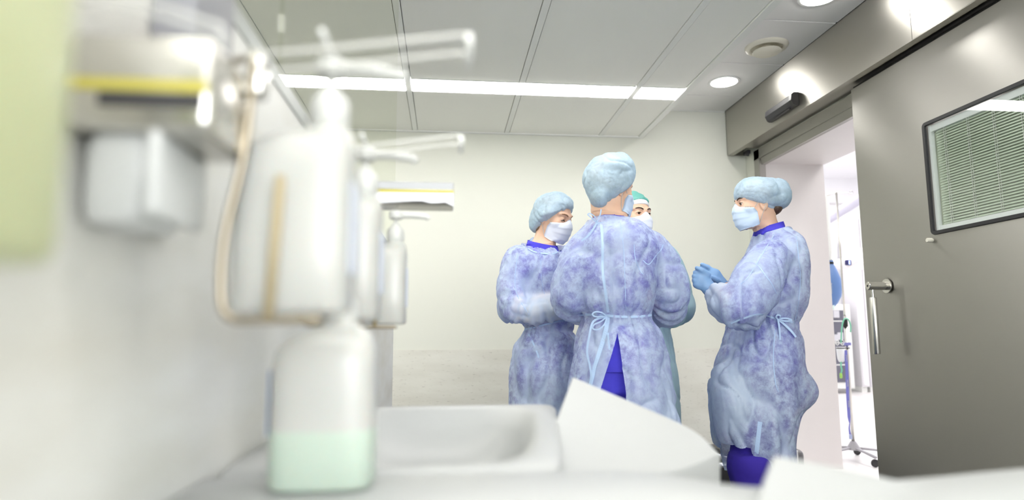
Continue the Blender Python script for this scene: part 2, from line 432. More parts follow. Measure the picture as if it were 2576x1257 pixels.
pr2 = [(x*1.04-.001 if x < -.002 else x, (z-2.54)*1.04+2.54) for x, z in prof]
MB().rings([[(XH+x, y, z) for x, z in pr2] for y in (3.875, 3.905)]).build('end_cap', M_BLACK, t)
MB().box(XH-.034, XH-.0205, 3.94, 4.12, 2.492, 2.4985).build('lens_slot', M_BLACK, t)

DY0, DY1 = 1.15, 3.455
t = empty('sliding_door', (XD, 2.3, .01), 'brushed stainless steel sliding door leaf with a blind window, half open', 'sliding door')
WY0, WY1, WZ0, WZ1 = 1.75, 2.915, 1.497, 2.056
b = MB(); x0, x1 = XD, XD+.058
b.box(x0, x1, DY0, WY0, .003, 2.442).box(x0, x1, WY1, DY1, .003, 2.442).box(x0, x1, WY0, WY1, .003, WZ0).box(x0, x1, WY0, WY1, WZ1, 2.442)
b.build('leaf', M_STEEL, t)
MB().box(XD+.012, XD+.05, DY0, DY1-.005, 2.442, 2.458).build('hanger_rail', M_BLACK, t)
def rrect(y0, y1, z0, z1, r, x, n=6):
    out = []
    for cy, cz, a0 in ((y1-r, z1-r, 0), (y0+r, z1-r, 90), (y0+r, z0+r, 180), (y1-r, z0+r, 270)):
        for k in range(n+1):
            a = radians(a0+90*k/n); out.append((x, cy+r*cos(a), cz+r*sin(a)))
    return out
g = MB(); o_ = rrect(WY0-.002, WY1+.002, WZ0-.002, WZ1+.002, .022, XD-.007); o0 = rrect(WY0-.005, WY1+.005, WZ0-.005, WZ1+.005, .025, XD)
i_ = rrect(WY0+.014, WY1-.014, WZ0+.014, WZ1-.014, .008, XD-.007); i0 = rrect(WY0+.016, WY1-.016, WZ0+.016, WZ1-.016, .008, XD+.003)
g.rings([o0, o_, i_, i0], cap0=False, cap1=False).build('gasket', M_RUBBER, t, auto=40)
M_GLASS = bpy.data.materials.new('clear glass'); M_GLASS.use_nodes = True
def thin_glass(m, tint, refl=1.45):
    nt = m.node_tree; nt.nodes.clear(); L = nt.links.new
    out = nt.nodes.new('ShaderNodeOutputMaterial'); tp = nt.nodes.new('ShaderNodeBsdfTransparent'); tp.inputs[0].default_value = (*tint, 1)
    gl = nt.nodes.new('ShaderNodeBsdfGlossy'); gl.inputs['Roughness'].default_value = .0
    mx = nt.nodes.new('ShaderNodeMixShader'); mx.inputs[0].default_value = refl; L(tp.outputs[0], mx.inputs[1]); L(gl.outputs[0], mx.inputs[2]); L(mx.outputs[0], out.inputs[0])
thin_glass(M_GLASS, (.95, .97, .96), .14)
MB().quad((XD+.004, WY0+.01, WZ0+.01), (XD+.004, WY1-.01, WZ0+.01), (XD+.004, WY1-.01, WZ1-.01), (XD+.004, WY0+.01, WZ1-.01)).build('glass_pane', M_GLASS, t)
bl = MB().box(XD+.012, XD+.03, WY0+.03, WY1-.03, WZ1-.05, WZ1-.018).box(XD+.012, XD+.03, WY0+.03, WY1-.03, WZ0+.018, WZ0+.038).box(XD+.01, XD+.032, WY1-.032, WY1-.018, WZ0+.016, WZ1-.016).build('blind_rail', mat('blind rail', (232, 236, 236), rough=.4), t)
z = WZ0+.046; b = MB(); k = 0
while z < WZ1-.056:
    b.add([(XD+.015, WY0+.035, z-.0052), (XD+.015, WY1-.06, z-.0052), (XD+.025, WY1-.06, z+.0062), (XD+.025, WY0+.035, z+.0062),
           (XD+.0185, WY0+.035, z+.0012), (XD+.0185, WY1-.06, z+.0012)], [(0, 1, 5, 4), (4, 5, 2, 3)]); z += .0130
b.build('blind_slats', mat('blind slat', (184, 198, 178), rough=.35), t)
MB().box(XD+.034, XD+.04, WY0+.02, WY1-.02, WZ0+.02, WZ1-.02).build('inner_pane', mat('dim green glass', (176, 188, 164), rough=.3), t)
b = MB()
for y in (2.80, 2.66, 2.52, 2.38, 2.24, 2.10, 1.96):
    b.tube([(XD+.011, y, WZ0+.038), (XD+.011, y, WZ1-.05)], .0011, 5).tube([(XD+.011, y-.011, WZ0+.038), (XD+.011, y-.011, WZ1-.05)], .0008, 5)
b.build('blind_cords', M_WHITE, t)
# handle: stub, rose, drop bar
hp = PX(2234, 719, XD); hy, hz = hp[1], hp[2]
t2 = MB().lathe([(.0, -.118), (.019, -.118), (.022, -.115), (.022, -.001)], (XD, hy, hz), 'x', 24).build('door_handle', M_CHROME, t, auto=40)
t2['label'] = 'satin chrome door handle'
MB().lathe([(.022, -.012), (.038, -.012), (.039, -.009), (.038, -.006), (.022, -.006)], (XD, hy, hz), 'x', 32).build('rose', M_CHROME, t2, auto=40)
MB().lathe([(.0, -.1185), (.007, -.1187), (.007, -.117)], (XD, hy, hz), 'x', 6).build('keyhole', M_BLACK, t2)
MB().lathe([(0, .0), (.008, 0), (.008, -.1), (0, -.1)], (XD-.092, hy, hz-.015), 'z', 16).lathe([(0, -.062), (.0165, -.062), (.018, -.066), (.018, -.358), (.0165, -.362), (0, -.362)], (XD-.092, hy, hz), 'z', 24).build('grip', M_CHROME, t2, auto=40)
kp = PX(2346, 604, XD)
MB().lathe([(0, -.03), (.009, -.03), (.0115, -.027), (.0115, -.006), (.009, -.005), (.009, 0)], (XD, kp[1], kp[2]), 'x', 20).build('bumper', mat('ivory plastic', (224, 220, 206), rough=.4), t, auto=40)
# ------------------------------------------------------------------ operating room beyond
TX1, TY0, TY1, TZ = 9.2, 0.6, 10.9, 3.8
b = MB()
b.box(XO, TX1, TY1, TY1+.1, 0, TZ).box(TX1, TX1+.1, TY0, TY1, 0, TZ).box(XO, TX1, TY0-.1, TY0, 0, TZ).box(XO-.1, XO, YB+.1, TY1, 0, TZ)
b.box(XO, TX1, TY1-.03, TY1, .0, .08, 1).box(XO, TX1, TY1-.02, TY1, 3.3, 3.33, 1)
struct(b, 'wall_theatre', [M_ORWALL, mat('pale grey trim', (214, 212, 214), rough=.5)])
struct(MB().box(XO, TX1, TY0, TY1, -.05, 0), 'floor_theatre', M_ORFLOOR)
struct(MB().box(XO, TX1, TY0, TY1, TZ, TZ+.05), 'ceiling_theatre', M_ORWALL)
M_TL = mat('lit theatre panel', (255, 253, 252), emit=THEATRE_POWER)
for i, (x, y) in enumerate(((4.2, 3.2), (4.2, 6.0), (4.6, 8.8), (7.0, 4.6), (7.0, 8.4))):
    t = empty('theatre_light', (x, y, TZ-.02), 'square lit ceiling panel of the operating room, number %s from the doorway' % ('one', 'two', 'three', 'four', 'five')[i], 'ceiling light', 'theatre ceiling panels')
    MB().box(x-.62, x+.62, y-.62, y+.62, TZ-.02, TZ-.001).build('frame', M_WHITEP, t)
    MB().box(x-.6, x+.6, y-.6, y+.6, TZ-.028, TZ-.02).build('diffuser', M_TL, t)

# ------------------------------------------------------------------ scrub partition with glass screen
XP = -.22
PY1 = 2.80
b = MB().box(XP-.1, XP, -2.0, PY1, 0, 1.345)
struct(b, 'wall_partition', M_SCRUBWALL)
b = MB().box(XP-.075, XP+.002, -2.0, PY1, 1.345, 1.366)
struct(b, 'trim_2', mat('grey screen profile', (168, 172, 168), rough=.4))
M_GLASS2 = bpy.data.materials.new('green tinted glass'); M_GLASS2.use_nodes = True; thin_glass(M_GLASS2, (.965, .972, .945), .01)
b = MB()
for a, c in ((-2.0, .866), (.872, PY1-.004)): b.box(XP-.012, XP-.004, a, c, 1.366, ZM-.006)
struct(b, 'window_1', M_GLASS2)
# ------------------------------------------------------------------ scrub sinks
def smooth_grid(mb, fn, nu, nv, mi=0):
    vs = [fn(i/nu, j/nv) for i in range(nu+1) for j in range(nv+1)]
    fs = [(i*(nv+1)+j, (i+1)*(nv+1)+j, (i+1)*(nv+1)+j+1, i*(nv+1)+j+1) for i in range(nu) for j in range(nv)]
    return mb.add(vs, fs, mi)
def thick_poly(mb, pts, down, r=.006):
    """a solid with a rounded upper edge: outline of 3D points, walls going down by the vector down"""
    n = len(pts); pts = [Vector(p) for p in pts]; c = sum(pts, Vector())/n; d = Vector(down)
    up = -d.normalized()
    R = [[p+d for p in pts], [p-up*r for p in pts]]
    R.append([p+(c-p).normalized()*r*.3-up*r*.3 for p in pts]); R.append([p+(c-p).normalized()*r for p in pts])
    for s_ in (.35, .7): R.append([p.lerp(c, s_) for p in R[3][:]])
    mb.rings(R, cap0=True, cap1=True)
ZD = .898
def sink(name, Y0, Y1, X1, label, taper=0, depth=.12):
    t = empty(name, (XP, (Y0+Y1)/2, ZD-.2), label, 'sink', 'white scrub sinks')
    x0 = XP+.002; n = 64
    cx, cy = (x0+X1)/2, (Y0+Y1)/2; hx, hy = (X1-x0)/2, (Y1-Y0)/2
    def ring(ax, ay, z, e, dx=0): return superring(cx+dx, cy, z, ax, ay, e, n)
    R = [ring(hx*.75, hy*.75, ZD-.24, 4), ring(hx*.97, hy*.97, ZD-.16, 8), ring(hx, hy, ZD-.02, 14), ring(hx, hy, ZD-.004, 14), ring(hx-.004, hy-.004, ZD, 12),
         ring(hx-.03, hy-.03, ZD, 6), ring(hx-.045, hy-.04, ZD-.004, 4.5), ring(hx-.06, hy-.055, ZD-.03, 3.6), ring(hx-.09, hy-.085, ZD-depth*.8, 3), ring(hx*.5, hy*.5, ZD-depth, 2.4), ring(hx*.1, hy*.1, ZD-depth-.006, 2)]
    if taper: R = [[(x0+(x-x0)*(taper+(1-taper)*min(1, max(0, (y-Y0)/(Y1-Y0)))), y, z) for x, y, z in r_] for r_ in R]
    MB().rings(R).build('basin', M_SINK, t, auto=50)
    MB().lathe([(.0, .003), (.024, .003), (.026, 0), (.0, 0)], (cx, cy, ZD-depth-.004), 'z', 20).build('drain', M_WHITEP, t, auto=40)
    return t
# far sink, bowl towards the viewer
SF = sink('scrub_sink', .644, 1.215, .205, 'white scrub sink further along the wall, with the tall raised splash guard', taper=.79, depth=.075)
# near sink: a wide shelf-like rim under the camera
SN = empty('scrub_sink', (XP, .3, ZD-.2), 'white scrub sink nearest the viewer, blurred across the bottom edge', 'sink', 'white scrub sinks')
pts = [(XP+.002, -.3), (XP+.002, .64)]
pts += [(-.1, .64), (.04, .64), (.12, .64), (.17, .635), (.205, .615), (.235, .58), (.265, .558), (.30, .554), (.36, .56), (.45, .575), (.58, .60), (.70, .60), (.74, .55), (.74, -.3)]
pp = catmull([(x, y, 0) for x, y in pts[1:]], 5); pp = [tuple(p[:2]) for p in pp]; pp = [pts[0]]+pp
cx0, cy0 = .2, .2
R = []
for ins, z in ((.12, ZD-.25), (.02, ZD-.16), (0, ZD-.05), (0, ZD-.006), (.004, ZD-.001), (.008, ZD)):
    ring = []
    for x, y in pp:
        d = math.hypot(x-cx0, y-cy0); k = 1-ins/d if x > XP+.01 else 1
        ring.append((cx0+(x-cx0)*k, cy0+(y-cy0)*k, z))
    R.append(ring)
for s_, z in ((.12, ZD), (.2, ZD-.002), (.26, ZD-.012), (.36, ZD-.05), (.6, ZD-.1), (.95, ZD-.11)):
    R.append([(x+(cx0-x)*s_, y+(cy0-.1-y)*s_, z) for x, y in [(q[0], q[1]) for q in R[5]]])
MB().rings(R).build('basin', M_SINK, SN, auto=50)
def panel(parent, P1, P5, P4, P3, P2, low, th=.012):
    """raised splash guard: curved sheet with rounded rim, closed down to z = low"""
    top = catmull([P1, P5[0], P5[1], P4], 7)
    bot = catmull([P2, P3[0], P3[1], P4], 7)
    mb = MB(); N = len(top); n = 10
    face = [[top[i]*(1-j/n)+bot[i]*(j/n) for j in range(n+1)] for i in range(N)]
    vs = [p for r_ in face for p in r_]
    fs = [(i*(n+1)+j, i*(n+1)+j+1, (i+1)*(n+1)+j+1, (i+1)*(n+1)+j) for i in range(N-1) for j in range(n)]
    mb.add(vs, fs)
    loop = [p for p in top] + [p for p in reversed(bot)][1:]
    # outline wall, top lip slightly rounded, going down
    cen = sum(loop)/len(loop)
    r1 = [p for p in loop]; r2 = [p+(p-cen)/np.linalg.norm(p-cen)*.003-np.array([0, 0, .003]) for p in loop]
    r3 = [np.array([p[0], p[1], min(low, p[2]-.004)]) + (p-cen)*np.array([-.04, -.04, 0]) for p in loop]
    mb.rings([r3, r2, r1], cap0=True, cap1=False)
    bm_o = mb.build('splash_guard', M_SINK, parent, auto=55)
    return bm_o
panel(SF, P(1442, 949, 1.13), [P(1590, 1012, 1.10), P(1740, 1080, 1.04)], P(1806, 1140, .93),
      [P(1560, 1187, .86), P(1700, 1182, .87)], P(1352, 1188, .86), .70)
panel(SN, P(1950, 1146, .56), [P(2130, 1180, .55), P(2350, 1232, .53)], P(2700, 1330, .46),
      [P(2100, 1420, .40), P(2450, 1430, .40)], P(1895, 1290, .46), ZD-.1)

# ------------------------------------------------------------------ bottles
def bottle_mesh(t, cx, cy, z0, h, w, d, neck_dx, body_mats=(M_BOTTLE,), fill=None):
    z = lambda k: z0+h*k
    R = [superring(cx, cy, z(0)+.001, w*.42, d*.42, 4), superring(cx, cy, z(.01), w*.47, d*.47, 4), superring(cx, cy, z(.035), w*.5, d*.5, 4),
         superring(cx, cy, z(.36), w*.5, d*.5, 4), superring(cx, cy, z(.5), w*.497, d*.497, 4), superring(cx, cy, z(.74), w*.5, d*.5, 4),
         superring(cx+neck_dx*.08, cy, z(.84), w*.485, d*.485, 3.6), superring(cx+neck_dx*.3, cy, z(.91), w*.42, d*.42, 3),
         superring(cx+neck_dx*.6, cy, z(.955), w*.33, d*.33, 2.6), superring(cx+neck_dx*.9, cy, z(.985), w*.235, d*.235, 2.2),
         superring(cx+neck_dx, cy, z(1.0), w*.17, w*.17, 2), superring(cx+neck_dx, cy, z(1.06), w*.165, w*.165, 2)]
    mb = MB()
    if fill is None: mb.rings(R)
    else:
        mb.rings(R[:4], 1, cap1=False); mb.rings(R[3:], 0, cap0=False)
    return mb.build('bottle_body', list(body_mats), t, auto=60)
def pump_parts(t, x, y, z, dirx=1, L=.052):
    MB().lathe([(0, 0), (.0135, 0), (.0145, .002), (.0145, .016), (.0125, .021), (.0085, .024), (.006, .03), (0, .03)], (x, y, z), n=28).build('pump_collar', M_WHITE, t, auto=40)
    MB().tube([(x, y, z+.026), (x, y, z+.042)], .0030, 12).build('pump_stem', M_WHITE, t, smooth=True)
    b = MB().lathe([(0, .038), (.0105, .038), (.0115, .041), (.0115, .049), (.009, .0515), (0, .052)], (x, y, z), n=24)
    b.tube([(x, y, z+.045), (x+dirx*L*.55, y+.002, z+.0452), (x+dirx*L, y+.004, z+.043), (x+dirx*(L+.003), y+.004, z+.039)], [.0062, .0056, .005, .0045], 12)
    b.build('pump_nozzle', M_WHITE, t, auto=40)
def wall_bottle(cx, cy, label, z0=1.0425, h=.137):
    t = empty('soap_bottle', (cx, cy, z0), label, 'bottle', 'pump bottles in the wall brackets')
    bottle_mesh(t, cx+.003, cy, z0, h, .081, .06, .021)
    MB().box(cx+.0435, cx+.0452, cy-.018, cy+.02, z0+.03, z0+.095).build('label', mat('blue bottle label', (206, 211, 222), rough=.5), t)
    pump_parts(t, cx+.024, cy, z0+h*1.03)
    return t
def bracket(cx, cy, label, lever=True, z0=1.0425):
    """chrome wall bracket: plate on the wall, bent bars round the bottle, elbow lever over the pump"""
    t = empty('dispenser_bracket', (XP, cy, z0), label, 'bracket', 'chrome bottle brackets on the screen wall')
    MB().bbox(XP+.0005, XP+.008, cy-.012, cy+.04, z0+.06, z0+.19, .002).build('wall_plate', M_WHITEP, t, auto=40)
    xl = cx-.033; yf = cy-.040
    b = MB()
    A = [(XP+.006, cy+.005, z0+.175), (xl+.004, yf+.01, z0+.178), (xl+.012, yf, z0+.165), (xl+.009, yf, z0+.11), (xl-.001, yf, z0+.05), (xl-.001, yf, z0+.010), (xl+.006, yf, z0-.003), (cx-.01, yf, z0-.004), (cx+.03, yf, z0-.004)]
    b.tube(catmull(A, 5), .0028, 8, ry=1)
    b.build('frame_bar', mat('bronze tinted steel', (158, 148, 130), rough=.3, metal=.9), t, smooth=True)
    MB().tube([(cx+.001, yf-.003, z0+.092), (cx-.003, yf-.003, z0-.003)], .0034, 8).build('front_strap', mat('tan plastic strip', (166, 152, 120), rough=.5), t, smooth=True)
    b = MB().tube([(cx-.012, yf, z0-.004), (cx-.012, cy+.03, z0-.004)], .0022, 8).tube([(cx+.026, yf, z0-.004), (cx+.026, cy+.03, z0-.004), (cx-.012, cy+.03, z0-.004)], .0022, 8)
    b.build('base_rest', M_CHROME, t, smooth=True)
    MB().bbox(xl+.006, xl+.018, yf, yf+.02, z0+.15, z0+.182, .003).build('lever_hinge', M_CHROME, t, auto=40)
    if lever:
        x0, x1 = xl+.004, .014
        for dy in (-.0, .03):
            MB().tube([(x0+.01, yf+dy, z0+.178), (cx+.03, yf+dy, z0+.184), (x1-.004, yf+dy, z0+.198), (x1, yf+dy, z0+.197)], .0019, 8).build('lever_rod', M_CHROME2, t, smooth=True)
        MB().tube([(x1, yf-.002, z0+.198), (x1+.001, yf-.002, z0+.190), (x1+.001, yf+.032, z0+.190), (x1, yf+.032, z0+.198)], .0026, 8).build('lever_grip', M_WHITEP, t, smooth=True)
        MB().tube([(cx+.024, yf+.0, z0+.1965), (cx+.024, yf+.045, z0+.1965)], .0025, 8).build('pump_press', M_WHITEP, t, smooth=True)
    return t
M_CHROME2 = mat('clear acrylic rod', (232, 232, 228), rough=.25)
_n = M_CHROME2.node_tree; M_CHROME2.node_tree.nodes['Principled BSDF'].inputs['Alpha'].default_value = .45
ST = [(-.112, .48), (-.115, .72), (-.110, 1.10)]
wall_bottle(*ST[0], 'large white pump bottle nearest the viewer, in the first wall bracket')
bracket(*ST[0], 'chrome bracket with long elbow lever round the nearest pump bottle')
wall_bottle(*ST[1], 'white pump bottle in the middle, half hidden by the nearest one')
bracket(*ST[1], 'chrome bracket with elbow lever at the middle pump bottle')
wall_bottle(*ST[2], 'smallest looking white pump bottle, farthest along, under the grey steel hood')
bracket(*ST[2], 'chrome bracket holding the farthest pump bottle', lever=False)
# soap bottle standing on the sink
t = empty('soap_bottle', (-.105, .60, ZD), 'white pump bottle a third full of pale green soap standing on the sink rim', 'bottle')
bottle_mesh(t, -.105, .60, ZD+.0005, .138, .088, .07, .012, (M_BOTTLE, M_SOAP), fill=.36)
MB().box(-.1505, -.1492, .58, .625, ZD+.045, ZD+.1).build('label', mat('grey blue label', (150, 165, 190), rough=.5), t)
MB().lathe([(0, 0), (.0145, 0), (.0145, .022), (.0, .022)], (-.093, .60, ZD+.14), n=28).build('cap', M_WHITE, t, auto=40)
# lime bottle hanging very near
t = empty('soap_bottle', (-.161, .20, 1.05), 'lime green liquid soap bottle hanging very close at the left edge', 'bottle')
bottle_mesh(t, -.161, .20, 1.052, .20, .062, .09, 0, (M_LIME,))
MB().bbox(XP+.001, XP+.022, .17, .23, 1.08, 1.2, .003).build('wall_clip', M_WHITE, t)
# steel paper-towel hoods
def hood(x1, y0, y1, z0, z1, label, near=True):
    t = empty('paper_dispenser', (XP, (y0+y1)/2, z0), label, 'dispenser')
    MB().bbox(XP+.001, x1, y0, y1, z0, z1, .006 if near else .002, seg=3).build('hood', M_CHROME, t, auto=40)
    return t
t = hood(-.137, .38, .462, 1.147, 1.205, 'mirror bright steel dispenser at the left, near the lime bottle')
b = MB()
b.rings([superring(-.198, .425, 1.096, .018, .03, 3), superring(-.194, .425, 1.105, .024, .034, 3), superring(-.192, .425, 1.14, .026, .036, 3), superring(-.192, .425, 1.147, .024, .034, 3)]).build('soap_cartridge', mat('light grey plastic', (206, 208, 208), rough=.35), t, auto=50)
MB().bbox(-.172, -.165, .38, .455, 1.098, 1.147, .002).build('side_guard', MATS['light grey plastic'], t, auto=50)
MB().box(XP+.02, -.142, .379, .3797, 1.160, 1.168).build('dark_band', M_SENSOR, t)  # dark band across the hood front
MB().box(XP+.003, -.14, .379, .3802, 1.1695, 1.1765).build('yellow_reflection', mat('painted yellow reflection', (190, 180, 80), rough=.5), t)  # flat bar painted as a yellow reflection in the steel
b = MB()
for dz in (0, .007): b.tube([(XP+.004, .385, 1.225+dz), (XP+.05, .39, 1.219+dz), (-.14, .395, 1.212+dz), (-.136, .395, 1.204)], .0018, 8)
b.build('wire_lever', M_CHROME2, t, smooth=True)
t = hood(.0125, 1.17, 1.27, 1.268, 1.304, 'thin grey steel dispenser hood with a painted yellow reflection above the farthest bottle', False)
MB().box(XP+.003, .0125, 1.1688, 1.1698, 1.283, 1.2885).build('yellow_reflection', MATS['painted yellow reflection'], t)  # reflection on the far hood, put in as a yellow bar
MB().box(XP+.003, .0118, 1.1686, 1.1697, 1.2895, 1.3025).build('face_band', mat('mid grey band', (176, 178, 182), rough=.4), t)
w = [(XP+.003, 1.262), (-.12, 1.2625), (-.06, 1.267), (-.045, 1.2675), (-.03, 1.264), (-.017, 1.2645), (-.003, 1.266), (.0115, 1.2595)]
vs = []
for x, z in w: vs += [(x, 1.166, z), (x, 1.166, 1.282), (x, 1.1698, z), (x, 1.1698, 1.282)]
fs = []
for i in range(len(w)-1):
    a, c = i*4, i*4+4; fs += [(a, c, c+1, a+1), (a+2, a+3, c+3, c+2), (a, a+2, c+2, c), (a+1, c+1, c+3, a+3)]
fs += [(0, 1, 3, 2), (len(vs)-4, len(vs)-2, len(vs)-1, len(vs)-3)]
MB().add(vs, fs).build('reflection_lip', mat('bright grey lip', (214, 216, 222), rough=.3, metal=.5), t)  # ragged bright lip shaped after reflections along the hood's lower edge
MB().tube([(-.12, 1.18, 1.262), (-.115, 1.178, 1.255), (-.09, 1.176, 1.256), (-.088, 1.176, 1.262)], .0012, 6).build('hook', M_CHROME, t)
# grey wall box, upper left
t = empty('wall_box', (XP, .46, 1.2), 'grey wall box with a red mark above the bright steel dispenser', 'box')
MB().bbox(XP+.001, -.186, .475, .56, 1.215, 1.42, .004).build('case', mat('mid grey plastic', (138, 138, 143), rough=.5), t, auto=40)
MB().lathe([(0, .4736), (.0045, .4736), (.0045, .476)], (-.214, 0, 1.238), 'y', 16).build('mark', mat('red mark', (196, 96, 100), rough=.5), t)

# ------------------------------------------------------------------ low equipment behind the standing figures
fx0, fx1 = P(1780, 1200, 4.0)[0], P(2028, 1160, 4.0)[0]
t = empty('equipment_case', (1.95, 4.2, 0), 'low black wheeled equipment case with silver trim on the floor behind the gown hems', 'equipment')
MB().bbox(fx0+.02, fx1-.1, 4.02, 4.4, .06, .27, .03, seg=4).build('body', M_BLACK, t, auto=40)
MB().bbox(fx1-.16, fx1, 4.0, 4.42, .05, .285, .035, seg=4).build('end_cover', mat('graphite plastic', (92, 90, 92), rough=.35), t, auto=40)
MB().bbox(fx1-.2, fx1-.055, 3.99, 4.002, .2, .285, .004).build('label_plate', mat('plate white', (220, 220, 220), rough=.5), t)
b = MB(); b.tube([(fx0, 3.99, .30), (fx0+.08, 3.985, .262), (fx0+.25, 3.985, .215)], .012, 10).tube([(fx0+.02, 3.98, .2), (fx0+.14, 3.98, .22), (fx0+.26, 3.98, .15)], .02, 10)
b.build('trim_bar', mat('silver trim', (190, 192, 200), rough=.25, metal=.8), t, smooth=True)
b = MB(); b.tube([(fx0+.02, 4.0, .31), (fx0+.1, 4.0, .285), (fx0+.16, 4.0, .25)], .014, 10); b.build('handle', M_BLACK, t, smooth=True)
for x in (fx0+.1, fx1-.12):
    for y in (4.06, 4.36): MB().lathe([(0, y-.014), (.03, y-.014), (.034, y-.008), (.034, y+.008), (.03, y+.014), (0, y+.014)], (x, 0, .034), 'y', 20).build('wheel', M_BLACK, t, auto=40)

# ------------------------------------------------------------------ operating room things
ix, iy = 2.837+.01, 4.385
ix, iy = P(2150, 1185, 4.45)[0], 4.45
# stand is placed behind the lining corner, in the theatre
iy = 5.05; ix = P(2151, 1185, iy)[0]
def Q(px, py, dy=0): return P(px, py, iy+dy)
t = empty('infusion_stand', (ix, iy, 0), 'chrome infusion stand on a wheeled base just inside the doorway', 'infusion stand')
zt = Q(2102, 484)[2]; px0 = Q(2128, 840)[0]
b = MB().tube([(px0, iy, .09), (px0, iy, zt*.5+.06)], .0125, 16).tube([(px0, iy, 1.0), (px0, iy, zt)], .0085, 16)
b.build('pole', M_CHROME, t, smooth=True)
MB().tube([(px0-.085, iy, zt-.03), (px0-.02, iy, zt-.008), (px0+.02, iy, zt-.005), (px0+.1, iy, zt-.0), (px0+.13, iy, zt-.012), (px0+.15, iy, zt+.004), (px0+.14, iy, zt+.02), (px0+.12, iy, zt+.012)], .0035, 8).build('hook', M_CHROME, t, smooth=True)
zk = Q(2126, 812)[2]
MB().lathe([(.0, zk+.03), (.018, zk+.03), (.02, zk+.02), (.02, zk-.03), (.0, zk-.03)], (px0, iy, 0), n=16).build('height_clamp', M_BLACK, t, auto=40)
MB().lathe([(.0, .15), (.02, .15), (.05, .1), (.055, .085), (0, .085)], (px0, iy, 0), n=20).build('hub', mat('grey casting', (168, 166, 172), rough=.4), t, auto=40)
for k in range(5):
    a = 2*pi*k/5-.35; d = Vector((cos(a), sin(a), 0)); c0 = Vector((px0, iy, .1))
    lg = MB().tube([c0, c0+d*.15+Vector((0, 0, -.01)), c0+d*.28+Vector((0, 0, -.025))], .015, 8, ry=.7).build('leg', MATS['grey casting'], t, smooth=True)
    c1 = c0+d*.27
    MB().lathe([(0, -.01), (.028, -.01), (.03, -.006), (.03, .006), (.028, .01), (0, .01)], (c1.x, c1.y, .031), 'y', 18).build('castor', M_BLACK, lg, auto=40)
# things hung on the stand
t = empty('scissors_holder', (px0-.05, iy, .9), 'clear cup with scissors strapped to the infusion stand by a black band', 'holder')
cx, cz = Q(2112, 890)[0], Q(2112, 872)[2]
cupm = bpy.data.materials.new('clear cup plastic'); cupm.use_nodes = True; thin_glass(cupm, (.9, .91, .93), 1.3)
MB().lathe([(.034, .0), (.032, -.06), (.029, -.095), (.02, -.118), (0, -.128)], (cx, iy-.02, cz), n=24).build('cup', mat('frosted cup', (228, 230, 236), rough=.3), t, smooth=True)
MB().lathe([(.034, -.004), (.034, .004)], (cx, iy-.02, cz-.01), n=24).box(cx, px0+.015, iy-.018, iy-.014, cz-.014, cz-.006).build('band', M_BLACK, t)
for s_ in (-1, 1):
    ring = [(cx-.004+s_*.022+.014*cos(a), iy-.02, cz+.035+.02*sin(a)) for a in np.linspace(0, 2*pi, 17)]
    MB().tube(ring, .003, 6).build('scissor_ring', M_WHITEP, t, smooth=True)
MB().box(px0-.02, px0+.02, iy-.03, iy+.015, cz+.012, cz+.035).build('clip', mat('violet clip', (126, 126, 190), rough=.5), t)
def text_obj(cu):
    tmp = bpy.data.objects.new('lettering_curve', cu); col.objects.link(tmp); bpy.context.view_layer.update()
    me = bpy.data.meshes.new_from_object(tmp.evaluated_get(bpy.context.evaluated_depsgraph_get())); bpy.data.objects.remove(tmp); me.materials.clear()
    return link('lettering', me, M_WHITE)
M_LAN = mat('violet blue ribbon', (112, 114, 190), rough=.6)
t = empty('lanyard', (px0-.03, iy-.03, .9), 'violet blue lanyard with pale lettering hanging from the infusion stand', 'lanyard')
path = [Q(2118, 880), Q(2121, 930), Q(2123, 990), Q(2126, 1040), Q(2128, 1062)]
mb = MB(); R = []
for i, p in enumerate(catmull(path, 5)):
    k = i/20; w = .0125*(1-.7*max(0, (k-.8)/.2)); R.append([(p[0]-w, iy-.05, p[2]), (p[0]+w, iy-.05, p[2]), (p[0]+w, iy-.048, p[2]), (p[0]-w, iy-.048, p[2])])
mb.rings(R); R = []
for i, p in enumerate(catmull([Q(2128, 1062), Q(2127, 1075), Q(2129, 1090)], 4)):
    k = i/8; w = .004+.005*k; R.append([(p[0]-w, iy-.05, p[2]), (p[0]+w, iy-.05, p[2]), (p[0]+w, iy-.048, p[2]), (p[0]-w, iy-.048, p[2])])
mb.rings(R); mb.build('ribbon', M_LAN, t)
pe = Q(2130, 1092); MB().bbox(pe[0]-.012, pe[0]+.012, iy-.054, iy-.044, pe[2]-.03, pe[2]+.005, .002).build('buckle', mat('pale blue buckle', (170, 180, 216), rough=.4), t)
for (x, y, txt) in ((2122.5, 962, 'Standex'), (2120, 900, 'medical'), (2125, 1014, 'medical')):
    cu = bpy.data.curves.new('lettering', 'FONT'); cu.body = txt; cu.size = .017; cu.align_x = 'CENTER'; cu.align_y = 'CENTER'; cu.extrude = .0004
    o = text_obj(cu)
    p = Q(x, y); o.parent = t; o.matrix_parent_inverse = Matrix.Translation(-t.location)
    o.location = (p[0], iy-.0508, p[2]); o.rotation_euler = (radians(90), radians(-90), 0)
t = empty('tube_strap', (px0, iy-.03, 1.0), 'green strap with a lime end looped over the stand clamp', 'strap')
gp = catmull([Q(2110, 862), Q(2112, 825), Q(2118, 803), Q(2128, 803), Q(2134, 818), Q(2134, 835)], 5)
MB().tube([(p[0], iy-.03, p[2]) for p in gp], .0055, 8).build('loop', mat('mint green band', (120, 200, 168), rough=.5), t, smooth=True)
gp = catmull([Q(2111, 900), Q(2110, 918), Q(2112, 930), Q(2110, 938)], 4)
MB().tube([(p[0], iy-.03, p[2]) for p in gp], .006, 8).build('tail', MATS['mint green band'], t, smooth=True)
